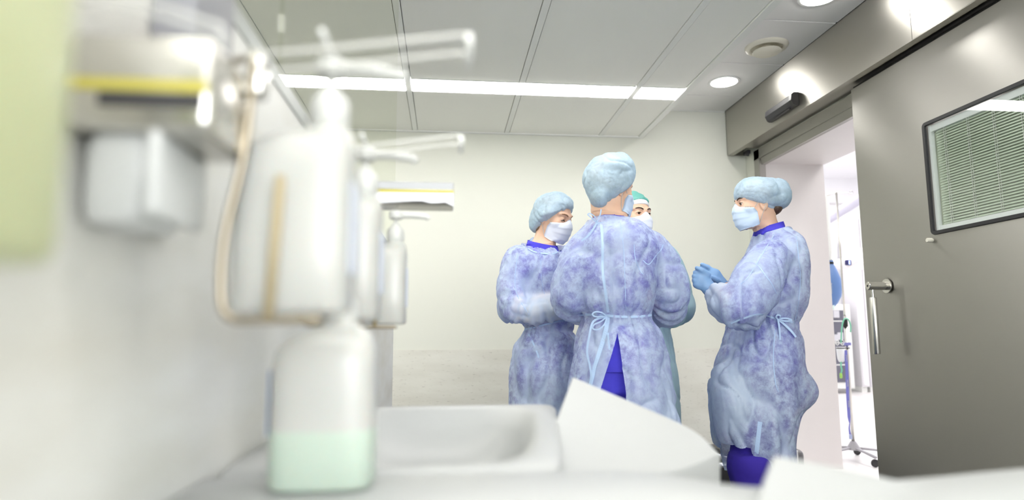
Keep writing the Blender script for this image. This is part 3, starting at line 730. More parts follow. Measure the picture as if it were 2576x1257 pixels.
pe = Q(2110, 944); MB().lathe([(0, .022), (.01, .02), (.011, 0), (.01, -.018), (0, -.022)], (pe[0], iy-.03, pe[2]), n=16).build('end_piece', mat('lime plastic', (160, 212, 100), rough=.4), t, smooth=True)
# breathing bag and tubes
bx = iy+.17
t = empty('breathing_bag', tuple(P(2092, 720, bx)), 'bright blue rubber breathing bag hanging from a white tube beside the doorway lining', 'breathing bag')
R = []
for py, w, d in ((655, 8, .02), (664, 8, .02), (668, 11, .025), (680, 18, .04), (700, 27, .06), (722, 31, .068), (745, 29, .06), (762, 20, .04), (774, 9, .02), (778, 3, .008)):
    c = P(2089, py, bx); s_ = bx/FPX; R.append([(c[0]+w*s_*cos(a), bx+d*sin(a), c[2]) for a in np.linspace(0, 2*pi, 29)[:-1]])
MB().rings(R).build('bag', mat('blue rubber', (96, 132, 190), rough=.4), t, smooth=True)
for k, s_ in enumerate(('Breathing bag', '2 l')):
    cu = bpy.data.curves.new('lettering', 'FONT'); cu.body = s_; cu.size = .016; cu.extrude = .0003
    o = text_obj(cu)
    p = P(2094-k*4, 738, bx-.07); o.parent = t; o.matrix_parent_inverse = Matrix.Translation(-t.location)
    o.location = tuple(p); o.rotation_euler = (radians(90), radians(-90), 0)
MB().lathe([(.028, .0), (.028, .018)], tuple(P(2089, 664, bx)), n=20).build('neck_ring', M_BLACK, t)
pts = [P(2074, 490, bx), P(2078, 560, bx), P(2083, 620, bx), P(2088, 655, bx)]
MB().tube(catmull(pts, 5), [.034]*10+[.03]*3+[.02]*3, 16).build('feed_tube', M_WHITEP, t, smooth=True)
pe = P(2097, 778, bx); MB().bbox(pe[0]-.05, pe[0]-.005, bx-.03, bx+.03, pe[2]-.0, pe[2]+.045, .006).build('tail_clip', mat('pale mint plastic', (220, 240, 236), rough=.4), t)
# ceiling arms of the surgical light
cy_ = 7.2
t = empty('surgical_light', tuple(P(2140, 660, cy_)), 'white surgical lamp with a small lit display on curved ceiling arms', 'surgical lamp')
MB().tube(catmull([P(2092, 710, cy_), P(2094, 620, cy_), P(2110, 570, cy_), P(2140, 545, cy_), P(2200, 535, cy_)], 6), .05, 16).build('curved_arm', M_WHITEP, t, smooth=True)
c = P(2130, 662, cy_-.2); R = []
b = MB().lathe([(0, .07), (.18, .06), (.3, .02), (.33, -.03), (.3, -.05), (0, -.05)], (c[0]+.12, c[1], c[2]), n=40); b.build('lamp_head', mat('warm white shell', (236, 232, 234), rough=.35), t, auto=50)
MB().tube([P(2126, 668, cy_-.5), P(2170, 640, cy_-.4), P(2230, 612, cy_-.2)], [.04, .07, .1], 14).build('head_arm', MATS['warm white shell'], t, smooth=True)
c = P(2135.5, 660.5, cy_-.6)
dp = MB().bbox(c[0]-.034, c[0]+.034, c[1], c[1]+.03, c[2]-.028, c[2]+.032, .01).build('display_case', mat('navy display', (44, 42, 92), rough=.3), t, auto=40)
MB().box(c[0]-.002, c[0]+.014, c[1]-.002, c[1]+.001, c[2]-.018, c[2]+.022).build('display_bar', mat('lit blue bar', (150, 170, 240), rough=.3, emit=1.5), dp)
t = empty('supply_arm', tuple(P(2130, 520, 8.2)), 'lilac grey ceiling supply arm slanting across the bright operating room', 'ceiling arm')
a0, a1 = P(2060, 565, 8.2), P(2200, 478, 8.2)
MB().tube([a0, a1], .085, 12, ry=.8).build('arm', mat('lilac grey enamel', (192, 190, 206), rough=.4), t, auto=50)
MB().tube([a1, (a1[0]+.05, 8.2, TZ-.01)], .06, 14).build('ceiling_post', MATS['lilac grey enamel'], t, auto=50)
# glass cupboard on the far wall
c0, c1 = P(2060, 965, 10.3), P(2138, 640+140, 10.3)
cz0, cz1 = c0[2], c1[2]
t = empty('glass_cupboard', ((c0[0]+c1[0])/2, 10.4, 0), 'white cupboard with dark glass front against the far theatre wall', 'cupboard')
xa, xb = c0[0], P(2136, 870, 10.3)[0]
MB().bbox(xa-.06, xb+.06, 10.3, 10.85, .08, cz1+.1, .01).build('carcass', M_WHITEP, t, auto=40)
MB().box(xa, xb-.03, 10.285, 10.302, cz0+.02, cz1).build('glass_door', mat('dark glass', (96, 96, 108), rough=.15), t)
for k in range(3): MB().box(xa, xb-.03, 10.275, 10.29, cz0+.3+k*.36, cz0+.315+k*.36).build('shelf_edge', M_GRID, t)
for (px, py, lb_) in ((2102, 850, 'pale storage box left on the middle shelf behind the dark cupboard glass'), (2114, 845, 'pale storage box right on the middle shelf behind the dark cupboard glass'), (2104, 790, 'pale storage box on the top shelf behind the dark cupboard glass')):
    p = P(px, py, 10.25); t2 = empty('storage_box', tuple(p), lb_, 'box', 'boxes in the glass cupboard')
    MB().bbox(p[0]-.05, p[0]+.05, 10.24, 10.272, p[2]-.06, p[2]+.06, .006).build('carton', mat('pale carton', (190, 190, 196), rough=.6), t2)
for k, (xx0, xx1) in enumerate(((2144, 2163), (2165, 2215))):
    q0, q1 = P(xx0, 800, 10.6), P(xx1, 800, 10.6)
    t2 = empty('tall_cabinet', ((q0[0]+q1[0])/2, 10.6, 0), ('narrow white tall cabinet beside the glass cupboard', 'wide white tall cabinet close to the steel door edge')[k], 'cabinet')
    MB().bbox(q0[0], q1[0], 10.45, 10.86, .09, 3.0, .008).build('body', mat('soft white lacquer', (232, 230, 234), rough=.4), t2, auto=40)
    MB().box(q0[0]+.02, q1[0]-.02, 10.435, 10.452, .12, 2.95).build('door', MATS['soft white lacquer'], t2)
    MB().box(q0[0]+.02, q1[0]-.02, 10.5, 10.84, 0, .09).build('plinth', M_GRID, t2)

# ------------------------------------------------------------------ smooth-union modelling for figures and clothes
def vnoise(p, seed=0):
    """value noise at points p (N,3) -> 0..1"""
    i = np.floor(p).astype(np.int64); f = p-i; f = f*f*(3-2*f)
    def h(a, b, c):
        n = (a*73856093) ^ (b*19349663) ^ (c*83492791) ^ (seed*2654435761)
        n = (n ^ (n >> 13))*1274126177 & 0x7fffffff
        return ((n ^ (n >> 16)) & 0xffff)/65535.
    out = 0
    for dx in (0, 1):
        for dy in (0, 1):
            for dz in (0, 1):
                w = (f[..., 0] if dx else 1-f[..., 0])*(f[..., 1] if dy else 1-f[..., 1])*(f[..., 2] if dz else 1-f[..., 2])
                out = out+w*h(i[..., 0]+dx, i[..., 1]+dy, i[..., 2]+dz)
    return out
def ridge(p, seed=0):
    return 1-np.abs(2*vnoise(p, seed)-1)
def axis_pts(lo, hi, coarse, fine=None):
    """grid coordinates, fine inside the given intervals"""
    out = [lo]
    while out[-1] < hi:
        x = out[-1]; st = coarse
        for a, b, s_ in (fine or []):
            if a <= x <= b: st = min(st, s_)
            elif x < a < x+st: st = max(s_, min(st, a-x+1e-6))
        out.append(x+st)
    return np.array(out, np.float32)
class Field:
    def __init__(s, xs, ys, zs, far=.06):
        s.ax = [xs, ys, zs]; s.d = np.full((len(xs), len(ys), len(zs)), far, np.float32); s.far = far
    def sub(s, lo, hi):
        sl = []
        for a, l, h in zip(s.ax, lo, hi):
            i0 = max(0, np.searchsorted(a, l)-1); i1 = min(len(a), np.searchsorted(a, h)+1)
            if i1 <= i0: return None
            sl.append(slice(i0, i1))
        g = np.meshgrid(*[a[q] for a, q in zip(s.ax, sl)], indexing='ij')
        return tuple(sl), np.stack(g, -1)
    def merge(s, sl, v, k, mode='add'):
        a = s.d[sl]
        if mode == 'add':
            h = np.maximum(k-np.abs(a-v), 0)/k if k > 0 else 0
            s.d[sl] = np.minimum(a, v)-h*h*k*.25
        elif mode == 'cut':
            v = -v; h = np.maximum(k-np.abs(a-v), 0)/k
            s.d[sl] = np.maximum(a, v)+h*h*k*.25
        elif mode == 'and':
            h = np.maximum(k-np.abs(a-v), 0)/k
            s.d[sl] = np.maximum(a, v)+h*h*k*.25
    def cap(s, a, b, ra, rb=None, k=.02, mode='add', flat=None):
        rb = ra if rb is None else rb; a = np.array(a, float); b = np.array(b, float)
        m = max(ra, rb)+s.far+k
        r = s.sub(np.minimum(a, b)-m, np.maximum(a, b)+m)
        if r is None: return
        sl, p = r; ab = b-a; t = np.clip(((p-a)@ab)/max(ab@ab, 1e-9), 0, 1)
        q = p-(a+t[..., None]*ab)
        if flat is not None:      # flat = (direction, factor): thinner along direction
            n, fct = flat; n = np.array(n, float); n /= np.linalg.norm(n); c = q@n
            q = q+n*(c*(1/fct-1))[..., None]
        v = np.sqrt((q**2).sum(-1))-(ra+(rb-ra)*t)
        s.merge(sl, v.astype(np.float32), k, mode)
    def chain(s, pts, rs, k=.02):
        for i in range(len(pts)-1): s.cap(pts[i], pts[i+1], rs[i], rs[i+1], k)
    def ell(s, c, r, k=.02, M=None, mode='add'):
        c = np.array(c, float); r = np.array(r, float); m = r.max()+s.far+k
        q = s.sub(c-m, c+m)
        if q is None: return
        sl, p = q; p = p-c
        if M is not None: p = p@np.array(M)        # columns of M are the local axes
        k0 = np.sqrt(((p/r)**2).sum(-1)); k1 = np.sqrt(((p/r**2)**2).sum(-1))
        v = k0*(k0-1)/np.maximum(k1, 1e-6)
        s.merge(sl, v.astype(np.float32), k, mode)
    def plane(s, c, n, k=.006):
        """keep what lies on the side opposite to n"""
        c = np.array(c, float); n = np.array(n, float); n /= np.linalg.norm(n)
        g = np.stack(np.meshgrid(*s.ax, indexing='ij'), -1)
        v = ((g-c)@n).astype(np.float32)
        s.merge((slice(None),)*3, v, k, 'and')
    def loft(s, secs, k=.03, fold=None, e=2.3):
        """secs rows: z, cx, cy, rx, ry (z falling or rising); fold(theta, z) -> radius factor"""
        secs = np.array(sorted(secs, key=lambda r: r[0]), float)
        zz = np.linspace(secs[0, 0], secs[-1, 0], 90)
        from_pts = []
        for j in range(1, 5):
            xs, ys = secs[:, 0], secs[:, j]; m = np.gradient(ys, xs)
            i = np.clip(np.searchsorted(xs, zz)-1, 0, len(xs)-2); h = xs[i+1]-xs[i]; t = (zz-xs[i])/h
            from_pts.append((2*t**3-3*t**2+1)*ys[i]+(t**3-2*t**2+t)*h*m[i]+(-2*t**3+3*t**2)*ys[i+1]+(t**3-t**2)*h*m[i+1])
        R = max(secs[:, 3].max(), secs[:, 4].max())*1.3+s.far
        lo = [(secs[:, 1]).min()-R, secs[:, 2].min()-R, zz[0]-.05]; hi = [secs[:, 1].max()+R, secs[:, 2].max()+R, zz[-1]+.05]
        q = s.sub(lo, hi)
        if q is None: return
        sl, p = q; z = p[..., 2]
        cx, cy, rx, ry = [np.interp(z, zz, f) for f in from_pts]
        dx, dy = p[..., 0]-cx, p[..., 1]-cy
        th = np.arctan2(dy/ry, dx/rx)
        rad = (np.abs(dx/rx)**e+np.abs(dy/ry)**e)**(1/e)
        if fold is not None: rad = rad/fold(th, z)
        v = (rad-1)*np.minimum(rx, ry)*(.85)
        v = np.maximum(v, np.maximum(secs[0, 0]-z, z-secs[-1, 0]))
        s.merge(sl, v.astype(np.float32), k)
    def surface(s, iso=0.):
        G = vdb.FloatGrid(); G.copyFromArray(np.ascontiguousarray(s.d-iso, dtype=np.float32))
        v, q = G.convertToQuads(0.)
        v = np.stack([np.interp(v[:, i], np.arange(len(a)), a) for i, a in enumerate(s.ax)], 1)
        return v, q[:, ::-1].copy()
    def sample(s, ax):
        d = s.d; inside = []
        for k, (a, x) in enumerate(zip(s.ax, ax)):
            i = np.clip(np.searchsorted(a, x)-1, 0, len(a)-2); w = np.clip((x-a[i])/(a[i+1]-a[i]), 0, 1).astype(np.float32)
            sh = [1, 1, 1]; sh[k] = -1; w = w.reshape(sh)
            d = np.take(d, i, k)*(1-w)+np.take(d, i+1, k)*w
        return d
def sdf_at(F, p):
    p = np.atleast_2d(p); idx = []; ws = []
    for k in range(3):
        a = F.ax[k]; i = np.clip(np.searchsorted(a, p[:, k])-1, 0, len(a)-2); idx.append(i); ws.append(np.clip((p[:, k]-a[i])/(a[i+1]-a[i]), 0, 1))
    o = 0
    for dx in (0, 1):
        for dy in (0, 1):
            for dz in (0, 1):
                w = (ws[0] if dx else 1-ws[0])*(ws[1] if dy else 1-ws[1])*(ws[2] if dz else 1-ws[2])
                o = o+w*F.d[idx[0]+dx, idx[1]+dy, idx[2]+dz]
    return o
def push_out(F, p, gap):
    p = np.array(p, float)
    for _ in range(6):
        s_ = sdf_at(F, p); e = .002
        g = np.stack([sdf_at(F, p+np.eye(3)[k]*e)-sdf_at(F, p-np.eye(3)[k]*e) for k in range(3)], 1)
        g /= np.maximum(np.linalg.norm(g, axis=1), 1e-9)[:, None]
        p = p+g*np.maximum(gap-s_, 0)[:, None]
    return p
def cut_edges(v, q, g, limit=.014):
    """keep faces with g > 0 at their centre; slide the rim onto g = 0 so that the cut is clean"""
    keep = g(v[q].mean(1)) > 0
    a = np.zeros(len(v), bool); a[q[keep].ravel()] = True; b_ = np.zeros(len(v), bool); b_[q[~keep].ravel()] = True
    idx = np.where(a & b_)[0]; v = v.copy()
    if len(idx):
        for _ in range(2):
            x = v[idx]; g0 = g(x); e = 1e-4
            gr = np.stack([(g(x+np.eye(3)[k]*e)-g0)/e for k in range(3)], 1); n2 = np.maximum((gr**2).sum(1), .2)
            st = -gr*(g0/n2)[:, None]; ln = np.linalg.norm(st, axis=1); st *= np.minimum(1, limit/np.maximum(ln, 1e-9))[:, None]
            v[idx] = x+st
    return v, q[keep], keep
def vnormals(v, q):
    n = np.cross(v[q[:, 2]]-v[q[:, 0]], v[q[:, 3]]-v[q[:, 1]])
    out = np.zeros_like(v)
    for i in range(4): np.add.at(out, q[:, i], n)
    return out/np.maximum(np.linalg.norm(out, axis=1), 1e-12)[:, None]
def relax(v, q, it=1, lam=.5):
    for _ in range(it):
        acc = np.zeros_like(v); cnt = np.zeros(len(v))
        for i in range(4):
            j = (i+1) % 4
            np.add.at(acc, q[:, i], v[q[:, j]]); np.add.at(acc, q[:, j], v[q[:, i]])
            np.add.at(cnt, q[:, i], 1); np.add.at(cnt, q[:, j], 1)
        v = v*(1-lam)+acc/np.maximum(cnt, 1)[:, None]*lam
    return v
def mesh_obj(name, v, q, mats, parent, mi=None):
    me = bpy.data.meshes.new(name)
    used = np.zeros(len(v), bool); used[q.ravel()] = True; idx = np.cumsum(used)-1
    v = v[used]; q = idx[q]
    me.vertices.add(len(v)); me.vertices.foreach_set('co', v.astype(np.float32).ravel())
    me.loops.add(q.size); me.loops.foreach_set('vertex_index', q.astype(np.int32).ravel())
    me.polygons.add(len(q)); me.polygons.foreach_set('loop_start', np.arange(0, q.size, 4, dtype=np.int32))
    me.update(); me.validate()
    o = link(name, me, mats, parent, smooth=True)
    if mi is not None: me.polygons.foreach_set('material_index', mi.astype(np.int32))
    return o
def bvh_of(v, q): return bvhtree.BVHTree.FromPolygons([tuple(p) for p in v], [tuple(map(int, f)) for f in q])
def on_surf(bvh, px, py, off=.002):
    d = Vector(ray(px, py)).normalized(); h = bvh.ray_cast(Vector(CAM), d)
    if h[0] is None: return None
    n = h[1] if h[1].dot(d) < 0 else -h[1]
    return h[0]+n*off, n
def tape(mb, bvh, px_pts, width=.006, thick=.0012, off=.002, k=5):
    """flat tape lying on the cloth along the given line of sight points"""
    rows = []
    pts = catmull([(a, c, 0) for a, c in px_pts], k)
    hit = [on_surf(bvh, p[0], p[1], off) for p in pts]; hit = [h for h in hit if h]
    for _ in range(4):
        hit = [hit[0]]+[((hit[i-1][0]+hit[i][0]*2+hit[i+1][0])/4, (hit[i-1][1]+hit[i][1]*2+hit[i+1][1]).normalized()) for i in range(1, len(hit)-1)]+[hit[-1]] if len(hit) > 2 else hit
    for i, (p, n) in enumerate(hit):
        t = (hit[min(i+1, len(hit)-1)][0]-hit[max(i-1, 0)][0]).normalized(); s_ = t.cross(n).normalized()*width/2; u = n*thick
        rows.append([p-s_, p+s_, p+s_+u, p-s_+u])
    if len(rows) > 1: mb.rings(rows)

# ---------------------------------------------------------------- anatomy in a head frame
def frame(fwd, tilt=0., roll=0.):
    """columns: right, forward, up of a head looking along azimuth fwd (radians from +x), pitched up by tilt"""
    f = Vector((cos(fwd)*cos(tilt), sin(fwd)*cos(tilt), sin(tilt))); r = Vector((sin(fwd), -cos(fwd), 0)); u = r.cross(f)
    M = Matrix((r, f, u)).transposed()
    if roll: M = Matrix.Rotation(roll, 3, f) @ M
    return np.array(M)
def head_sdf(F, c, M, eye_open=.5, hs=1.0):
    c = np.array(c)
    def W(p): return c+M@(np.array(p)*hs)
    def E(p, r, k=.02, mode='add'): F.ell(W(p), np.array(r)*hs, k, M, mode)
    E((0, -.014, .036), (.074, .094, .084), .03)
    E((0, .026, -.025), (.062, .066, .088), .035)
    E((0, .034, -.078), (.046, .046, .038), .03)
    E((0, .07, -.1), (.019, .017, .017), .02)
    for s_ in (-1, 1):
        F.cap(W((s_*.05, .0, -.05)), W((s_*.02, .07, -.1)), .014, .013, .03)
        E((s_*.043, .056, -.022), (.02, .02, .018), .025)
        F.cap(W((s_*.048, .068, .03)), W((s_*.014, .086, .026)), .008, .009, .012)
        E((s_*.032, .094, .008), (.017, .014, .012), .012, 'cut')
        E((s_*.031, .0745, .007), (.0148, .0145, .0135), .006)
        # lids: slit
        E((s_*.031, .092, .006-.003*(1-eye_open)), (.0125, .014, .0008+.0048*eye_open), .003, 'cut')
        # ear
        E((s_*.075, -.006, -.008), (.007, .019, .031), .008)
        E((s_*.08, -.002, -.002), (.005, .009, .016), .006, 'cut')
        E((s_*.011, .1, -.034), (.009, .01, .0075), .01)
    F.cap(W((0, .086, .018)), W((0, .106, -.026)), .0065, .010, .014)
    E((0, .088, -.062), (.022, .01, .006), .01); E((0, .086, -.072), (.018, .01, .006), .008)
    return W
def face_bits(t, W, M, eye_open, hs=1., look=(0, 1, -.1), brow=M_BROW):
    for s_ in (-1, 1):
        c = W((s_*.031, .0735, .006)); mb = MB()
        d = M@np.array([look[0], look[1], look[2]]); d /= np.linalg.norm(d)
        rr = .0132*hs
        a = np.cross(d, M[:, 2]); a /= np.linalg.norm(a); b_ = np.cross(a, d); rings = []; mi = []
        for k in range(11):
            ph = pi*k/10; rings.append([c+d*rr*cos(ph)+(a*cos(q)+b_*sin(q))*rr*sin(ph)+0*d for q in np.linspace(0, 2*pi, 17)[:-1]] if 0 < k < 10 else [c+d*rr*cos(ph)+(a*cos(q)+b_*sin(q))*.0001 for q in np.linspace(0, 2*pi, 17)[:-1]])
        mb.rings(rings[:2], 2).rings(rings[1:3], 1, cap0=False).rings(rings[2:], 0, cap0=False)
        mb.build('eye', [mat('eye white', (228, 222, 216), rough=.2), mat('brown iris', (84, 56, 40), rough=.15), mat('pupil', (12, 10, 10), rough=.1)], t, smooth=True)
        pts = [W((s_*.012, .0945, .0245)), W((s_*.024, .093, .0305)), W((s_*.038, .085, .032)), W((s_*.052, .070, .0275))]
        MB().tube(catmull(pts, 4), [.002]+[.0032]*8+[.0026]*2+[.0018]*2, 8, ry=1).build('eyebrow', brow, t, smooth=True)
        z0 = .0065+.0052*eye_open if eye_open > .3 else .0005
        pts = [W((s_*.0185, .0855, z0-.003)), W((s_*.027, .0895, z0)), W((s_*.036, .0875, z0)), W((s_*.0445, .080, z0-.0035))]
        MB().tube(catmull(pts, 4), .0011, 6).build('eyelashes', mat('lash brown', (48, 34, 28), rough=.6), t, smooth=True)
def mask_mesh(t, W, M, m, name='face_mask', hs=1., drop=0., skin=None):
    """pleated surgical mask from nose bridge to under the chin"""
    NU, NV = 40, 26; rows = []
    for j in range(NV+1):
        v = j/NV; z = -.004-.112*v
        # profile of the mid line (forward distance) and half width angle
        mid = np.interp(v, [0, .12, .3, .55, .8, 1], [.098, .109, .113, .109, .101, .084])
        side_y = np.interp(v, [0, .3, .7, 1], [.040, .022, .018, .012]); hw = np.interp(v, [0, .25, .75, 1], [.064, .069, .064, .05])
        pl = .003*((v*3.6) % 1)-.0015
        row = []
        for i in range(NU+1):
            u = i/NU*2-1; a = abs(u)
            x = hw*math.copysign(a**.82, u); y = side_y+(mid-side_y)*(1-a**2.2)**.78 if a < 1 else side_y
            bridge = .016*math.exp(-(u/.25)**2)*(1-v)**3
            y += pl*(1-a**4)
            zz = z+bridge-.012*(a**2)*(1-v)*1.1+.018*(a**3)*v-.010*a*(v < .02)
            row.append(W((x, y+.003, zz+drop)))
        rows.append(row)
    vs = [p for r in rows for p in r]; n = NU+1
    fs = [(j*n+i, j*n+i+1, (j+1)*n+i+1, (j+1)*n+i) for j in range(NV) for i in range(NU)]
    if skin is not None:
        back = push_out(skin, vs, .0012); nrm = vnormals(back, np.array(fs)); sgn = np.sign((nrm@M[:, 1]).mean()); vs = list(back+nrm*sgn*.0016); back = list(back)
    else: back = [p-M[:, 1]*.0016*hs for p in vs]
    off = len(vs); nb = [tuple(q+off for q in reversed(f)) for f in fs]
    edge = [i for i in range(n)]+[j*n+NU for j in range(1, NV+1)]+[NV*n+i for i in range(NU-1, -1, -1)]+[j*n for j in range(NV-1, 0, -1)]
    ef = [(edge[k], edge[(k+1) % len(edge)], edge[(k+1) % len(edge)]+off, edge[k]+off) for k in range(len(edge))]
    mk = MB().add(vs+back, fs+nb+ef).build(name, m, t, smooth=True)
    for s_ in (-1, 1):
        c1 = W((s_*.064, .034, -.018+drop)); c2 = W((s_*.050, .017, -.092+drop)); e1 = W((s_*.083, -.004, .022)); e2 = W((s_*.084, -.018, .0)); e3 = W((s_*.081, -.006, -.026))
        ln = catmull([c1, W((s_*.079, .018, .004)), e1, e2, e3, c2], 5)
        if skin is not None: ln = list(push_out(skin, ln, .0016))
        MB().tube(ln, .0012, 6).build('ear_loop', M_WHITE, mk, smooth=True)
    return mk
def hand_sdf(F, wrist, palm_end, side, curl_dir, r0=.0, fingers=None, thumb=None, s_=1.):
    """palm as flattened capsule; side = across the knuckles, curl_dir = where the palm faces"""
    w = np.array(wrist); e = np.array(palm_end); side = np.array(side)/np.linalg.norm(side); cd = np.array(curl_dir)/np.linalg.norm(curl_dir)
    ax = (e-w)/np.linalg.norm(e-w)
    F.cap(w, e, .026*s_+r0, .036*s_+r0, .01, flat=(cd, .45))
    F.cap(w-ax*.03, w, .026*s_+r0, .025*s_+r0, .015, flat=(cd, .75))
    lens = (.040, .044, .041, .033); 
    for i, (bend, ln) in enumerate(zip(fingers or (.5, .6, .7, .8), lens)):
        o_ = e+side*(.031-.0205*i)*s_+ax*(.012-.004*abs(i-1.3))
        p = o_; a = .25+bend*.5
        rr = (.0098, .0092, .0086, .0076)
        for j, L_ in enumerate((ln, ln*.62, ln*.5)):
            d = ax*cos(a)+cd*sin(a); q = p+d*L_*s_; F.cap(p, q, rr[j]*s_+r0, rr[j+1]*s_+r0, .004 if j else .008); p = q; a += bend*(1.15 if j == 0 else .8)
    th = thumb or [(.030, -.035, .004), (.05, .0, .012), (.052, .03, .016)]
    pts = [e+side*x*s_+ax*y*s_+cd*z*s_ for x, y, z in th]
    F.cap(pts[0], pts[1], .0135*s_+r0, .0115*s_+r0, .014); F.cap(pts[1], pts[2], .0115*s_+r0, .0092*s_+r0, .005)

def fold_fn(seed, hem, amp=.06, n=(5, 9, 14)):
    rs = np.random.RandomState(seed); ph = rs.rand(3)*6.28
    def f(th, z):
        k = np.clip((hem[1]-z)/(hem[1]-hem[0]), 0, 1.2)
        w = th+.25*np.sin(z*4+ph[0])
        return 1+amp*k*(.5*np.sin(n[0]*w+ph[0])+.4*np.sin(n[1]*w+ph[1]+z*1.5)+.25*np.sin(n[2]*w+ph[2]-z*2.2))
    return f
WR = {}
def wrinkle(v, q, seed, amp=.006, zs=.45, waist=None, fine=.0018, elbow=()):
    n = vnormals(v, q); p = v.copy()
    p2 = p*np.array([6.5, 6.5, 6.5*zs*.7]); p2 = p2+1.2*(vnoise(p*5, seed+7)[:, None]-.5)
    a = (ridge(p2, seed)**4-.3)
    p3 = p*np.array([13, 13, 13*.5])+1.5*(vnoise(p*8, seed+3)[:, None]-.5)
    c = (ridge(p3, seed+1)**6-.2)
    WR['a'] = ridge(p2, seed)**9+.9*ridge(p3, seed+1)**11
    d = a*amp+c*amp*.75+(ridge(p*38+2*vnoise(p*15, seed+9)[:, None], seed+2)**4)*fine
    if waist is not None:
        zw, wd = waist; k = np.exp(-((v[:, 2]-zw)/wd)**2)
        ang = np.arctan2(v[:, 1]-v[:, 1].mean(), v[:, 0]-v[:, 0].mean())
        d = d+k*.006*(np.sin(ang*26+3*np.sin(ang*3))*.6+np.sin(ang*15+v[:, 2]*9)*.5)
    return v+n*d[:, None]

def make_person(t, D, spec):
    """spec holds silhouettes in sight coordinates at depth D; everything becomes real geometry around that depth"""
    A = lambda px, py, dy=0.: P(px, py, D+dy)
    T = spec
    M = frame(*T['head_dir']); hc = A(*T['head']); hs = T.get('hs', 1.)
    out = {}
    # ---- extents
    body = T['body']           # rows: z, cx, cy, rx, ry  (body surface)
    bx = body[0][1]; by = D
    x0, x1, y0, y1 = bx-.62, bx+.62, D-.5, D+.5
    fx = [(hc[0]-.13, hc[0]+.13, .0042)]; fy = [(hc[1]-.13, hc[1]+.13, .0042)]; fz = [(hc[2]-.13, hc[2]+.13, .0030)]
    if T.get('face'): fx = [(hc[0]-.125, hc[0]+.125, .0028)]; fy = [(hc[1]-.125, hc[1]+.125, .0028)]; fz = [(hc[2]-.125, hc[2]+.06, .0024)]
    if 'hand_box' in T:
        (hx, hy, hz) = T['hand_box']; fx.append((*hx, .004)); fy.append((*hy, .004)); fz.append((*hz, .004))
    F = Field(axis_pts(x0, x1, .011, fx), axis_pts(y0, y1, .011, fy), axis_pts(-.0, hc[2]+.15, .011, fz))
    W = head_sdf(F, hc, M, T.get('eye', .5), hs)
    nb = T['neck']             # base of neck point
    nr = T.get('nr', .047); F.cap(W((0, -.022, -.045)), nb, nr*hs, (nr+.003)*hs, .03)
    F.cap(W((0, -.03, -.03)), W((0, -.02, -.08)), .047*hs, nr*hs, .02)
    F.loft([(r[0], r[1], r[2], r[3]-.018, r[4]-.018) for r in body], .05)
    sh = T['arms']             # list of (shoulder, elbow, wrist, hand_end)
    for a in sh: F.chain([a[0], a[1], a[2]], [.048, .04, .026], .03)
    for lg in T['legs']: F.chain(lg, [.07, .046, .034, .031][:len(lg)], .03); F.cap(lg[-1]+np.array([0, 0, -.02]), lg[-1]+np.array([*(T['toe']), -.03]), .036, .032, .02)
    for a in ([] if 'hand_fns' in T else sh):
        wv = a[3]-a[2]; wv /= np.linalg.norm(wv)
        hand_sdf(F, a[2], a[2]+wv*.06, a[4], a[5], fingers=a[6], s_=.96)
    for fn in T.get('hand_fns', []): fn(F, -.0022)
    # ---- gown
    zt = max(r[0] for r in T['gown'])
    gz0 = T['hem']-.03
    G = Field(axis_pts(x0, x1, .0085), axis_pts(y0, y1, .0085), axis_pts(gz0, hc[2]-.02, .0085), far=.05)
    G.loft(T['gown'], .05, T.get('fold'))
    for pts, rs in T['sleeves']:
        G.chain(catmull(pts, 3), list(np.interp(np.linspace(0, len(rs)-1, (len(pts)-1)*3+1), range(len(rs)), rs)), .028)
    G.cap(nb+np.array([0, 0, -.075]), nb+np.array([0, 0, -.005]), T.get('yoke', .10), .068, .06)
    for kw in T.get('lumps', []): G.ell(*kw[:2], kw[2])
    g3 = G.sample(F.ax); X_, Y_, Z_ = np.meshgrid(*F.ax, indexing='ij', sparse=True)
    free = ((Z_ > nb[2]-.04) & ((X_-nb[0])**2+(Y_-nb[1])**2 < .075**2)) | (Z_ > nb[2]+.03) | (Z_ < T['hem']+.15)
    for a in sh: free = free | (((X_-a[3][0])**2+(Y_-a[3][1])**2+(Z_-a[3][2])**2) < .17**2)
    if 'hand_box' in T: free = free | ((X_ < T['hand_box'][0][1]+.05) & (Z_ > T['hand_box'][2][0]-.03) & (Z_ < T['hand_box'][2][1]+.03))
    F.d = np.where(free, F.d, np.maximum(F.d, g3+.034)).astype(np.float32)
    v, q = F.surface(); v = relax(v, q, 1, .3)
    # body stays one continuous mesh: keep it all
    out['body'] = mesh_obj('body', v, q, M_SKIN, t)
    # ---- scrubs: offset body limited below the collar
    S = Field(axis_pts(x0, x1, .013), axis_pts(y0, y1, .013), axis_pts(.05, hc[2], .013))
    S.loft([(r[0], r[1], r[2], r[3]+.012, r[4]+.012) for r in body], .03)
    S.cap(nb+np.array([0, 0, -.05]), nb+np.array([0, 0, .05]), .078, .054, .04)
    for a in sh: S.cap(a[0], a[0]*.04+a[1]*.96, .068, .066, .03)
    g2 = G.sample(S.ax); X_, Y_, Z_ = np.meshgrid(*S.ax, indexing='ij', sparse=True); nc_, nn_, off_ = T['neck_cut']; nn_ = np.array(nn_, float)/np.linalg.norm(nn_); g2 = np.where((((X_-nc_[0])*nn_[0]+(Y_-nc_[1])*nn_[1]+(Z_-nc_[2])*nn_[2]) > off_-.004) & ((X_-nb[0])**2+(Y_-nb[1])**2 < .085**2), -1, g2); S.d = np.maximum(S.d, g2+.02); S1 = S
    v, q = S.surface(); v = wrinkle(v, q, 11, .004); nc, nn, off = T['neck_cut']; nn = np.array(nn, float); nn /= np.linalg.norm(nn)
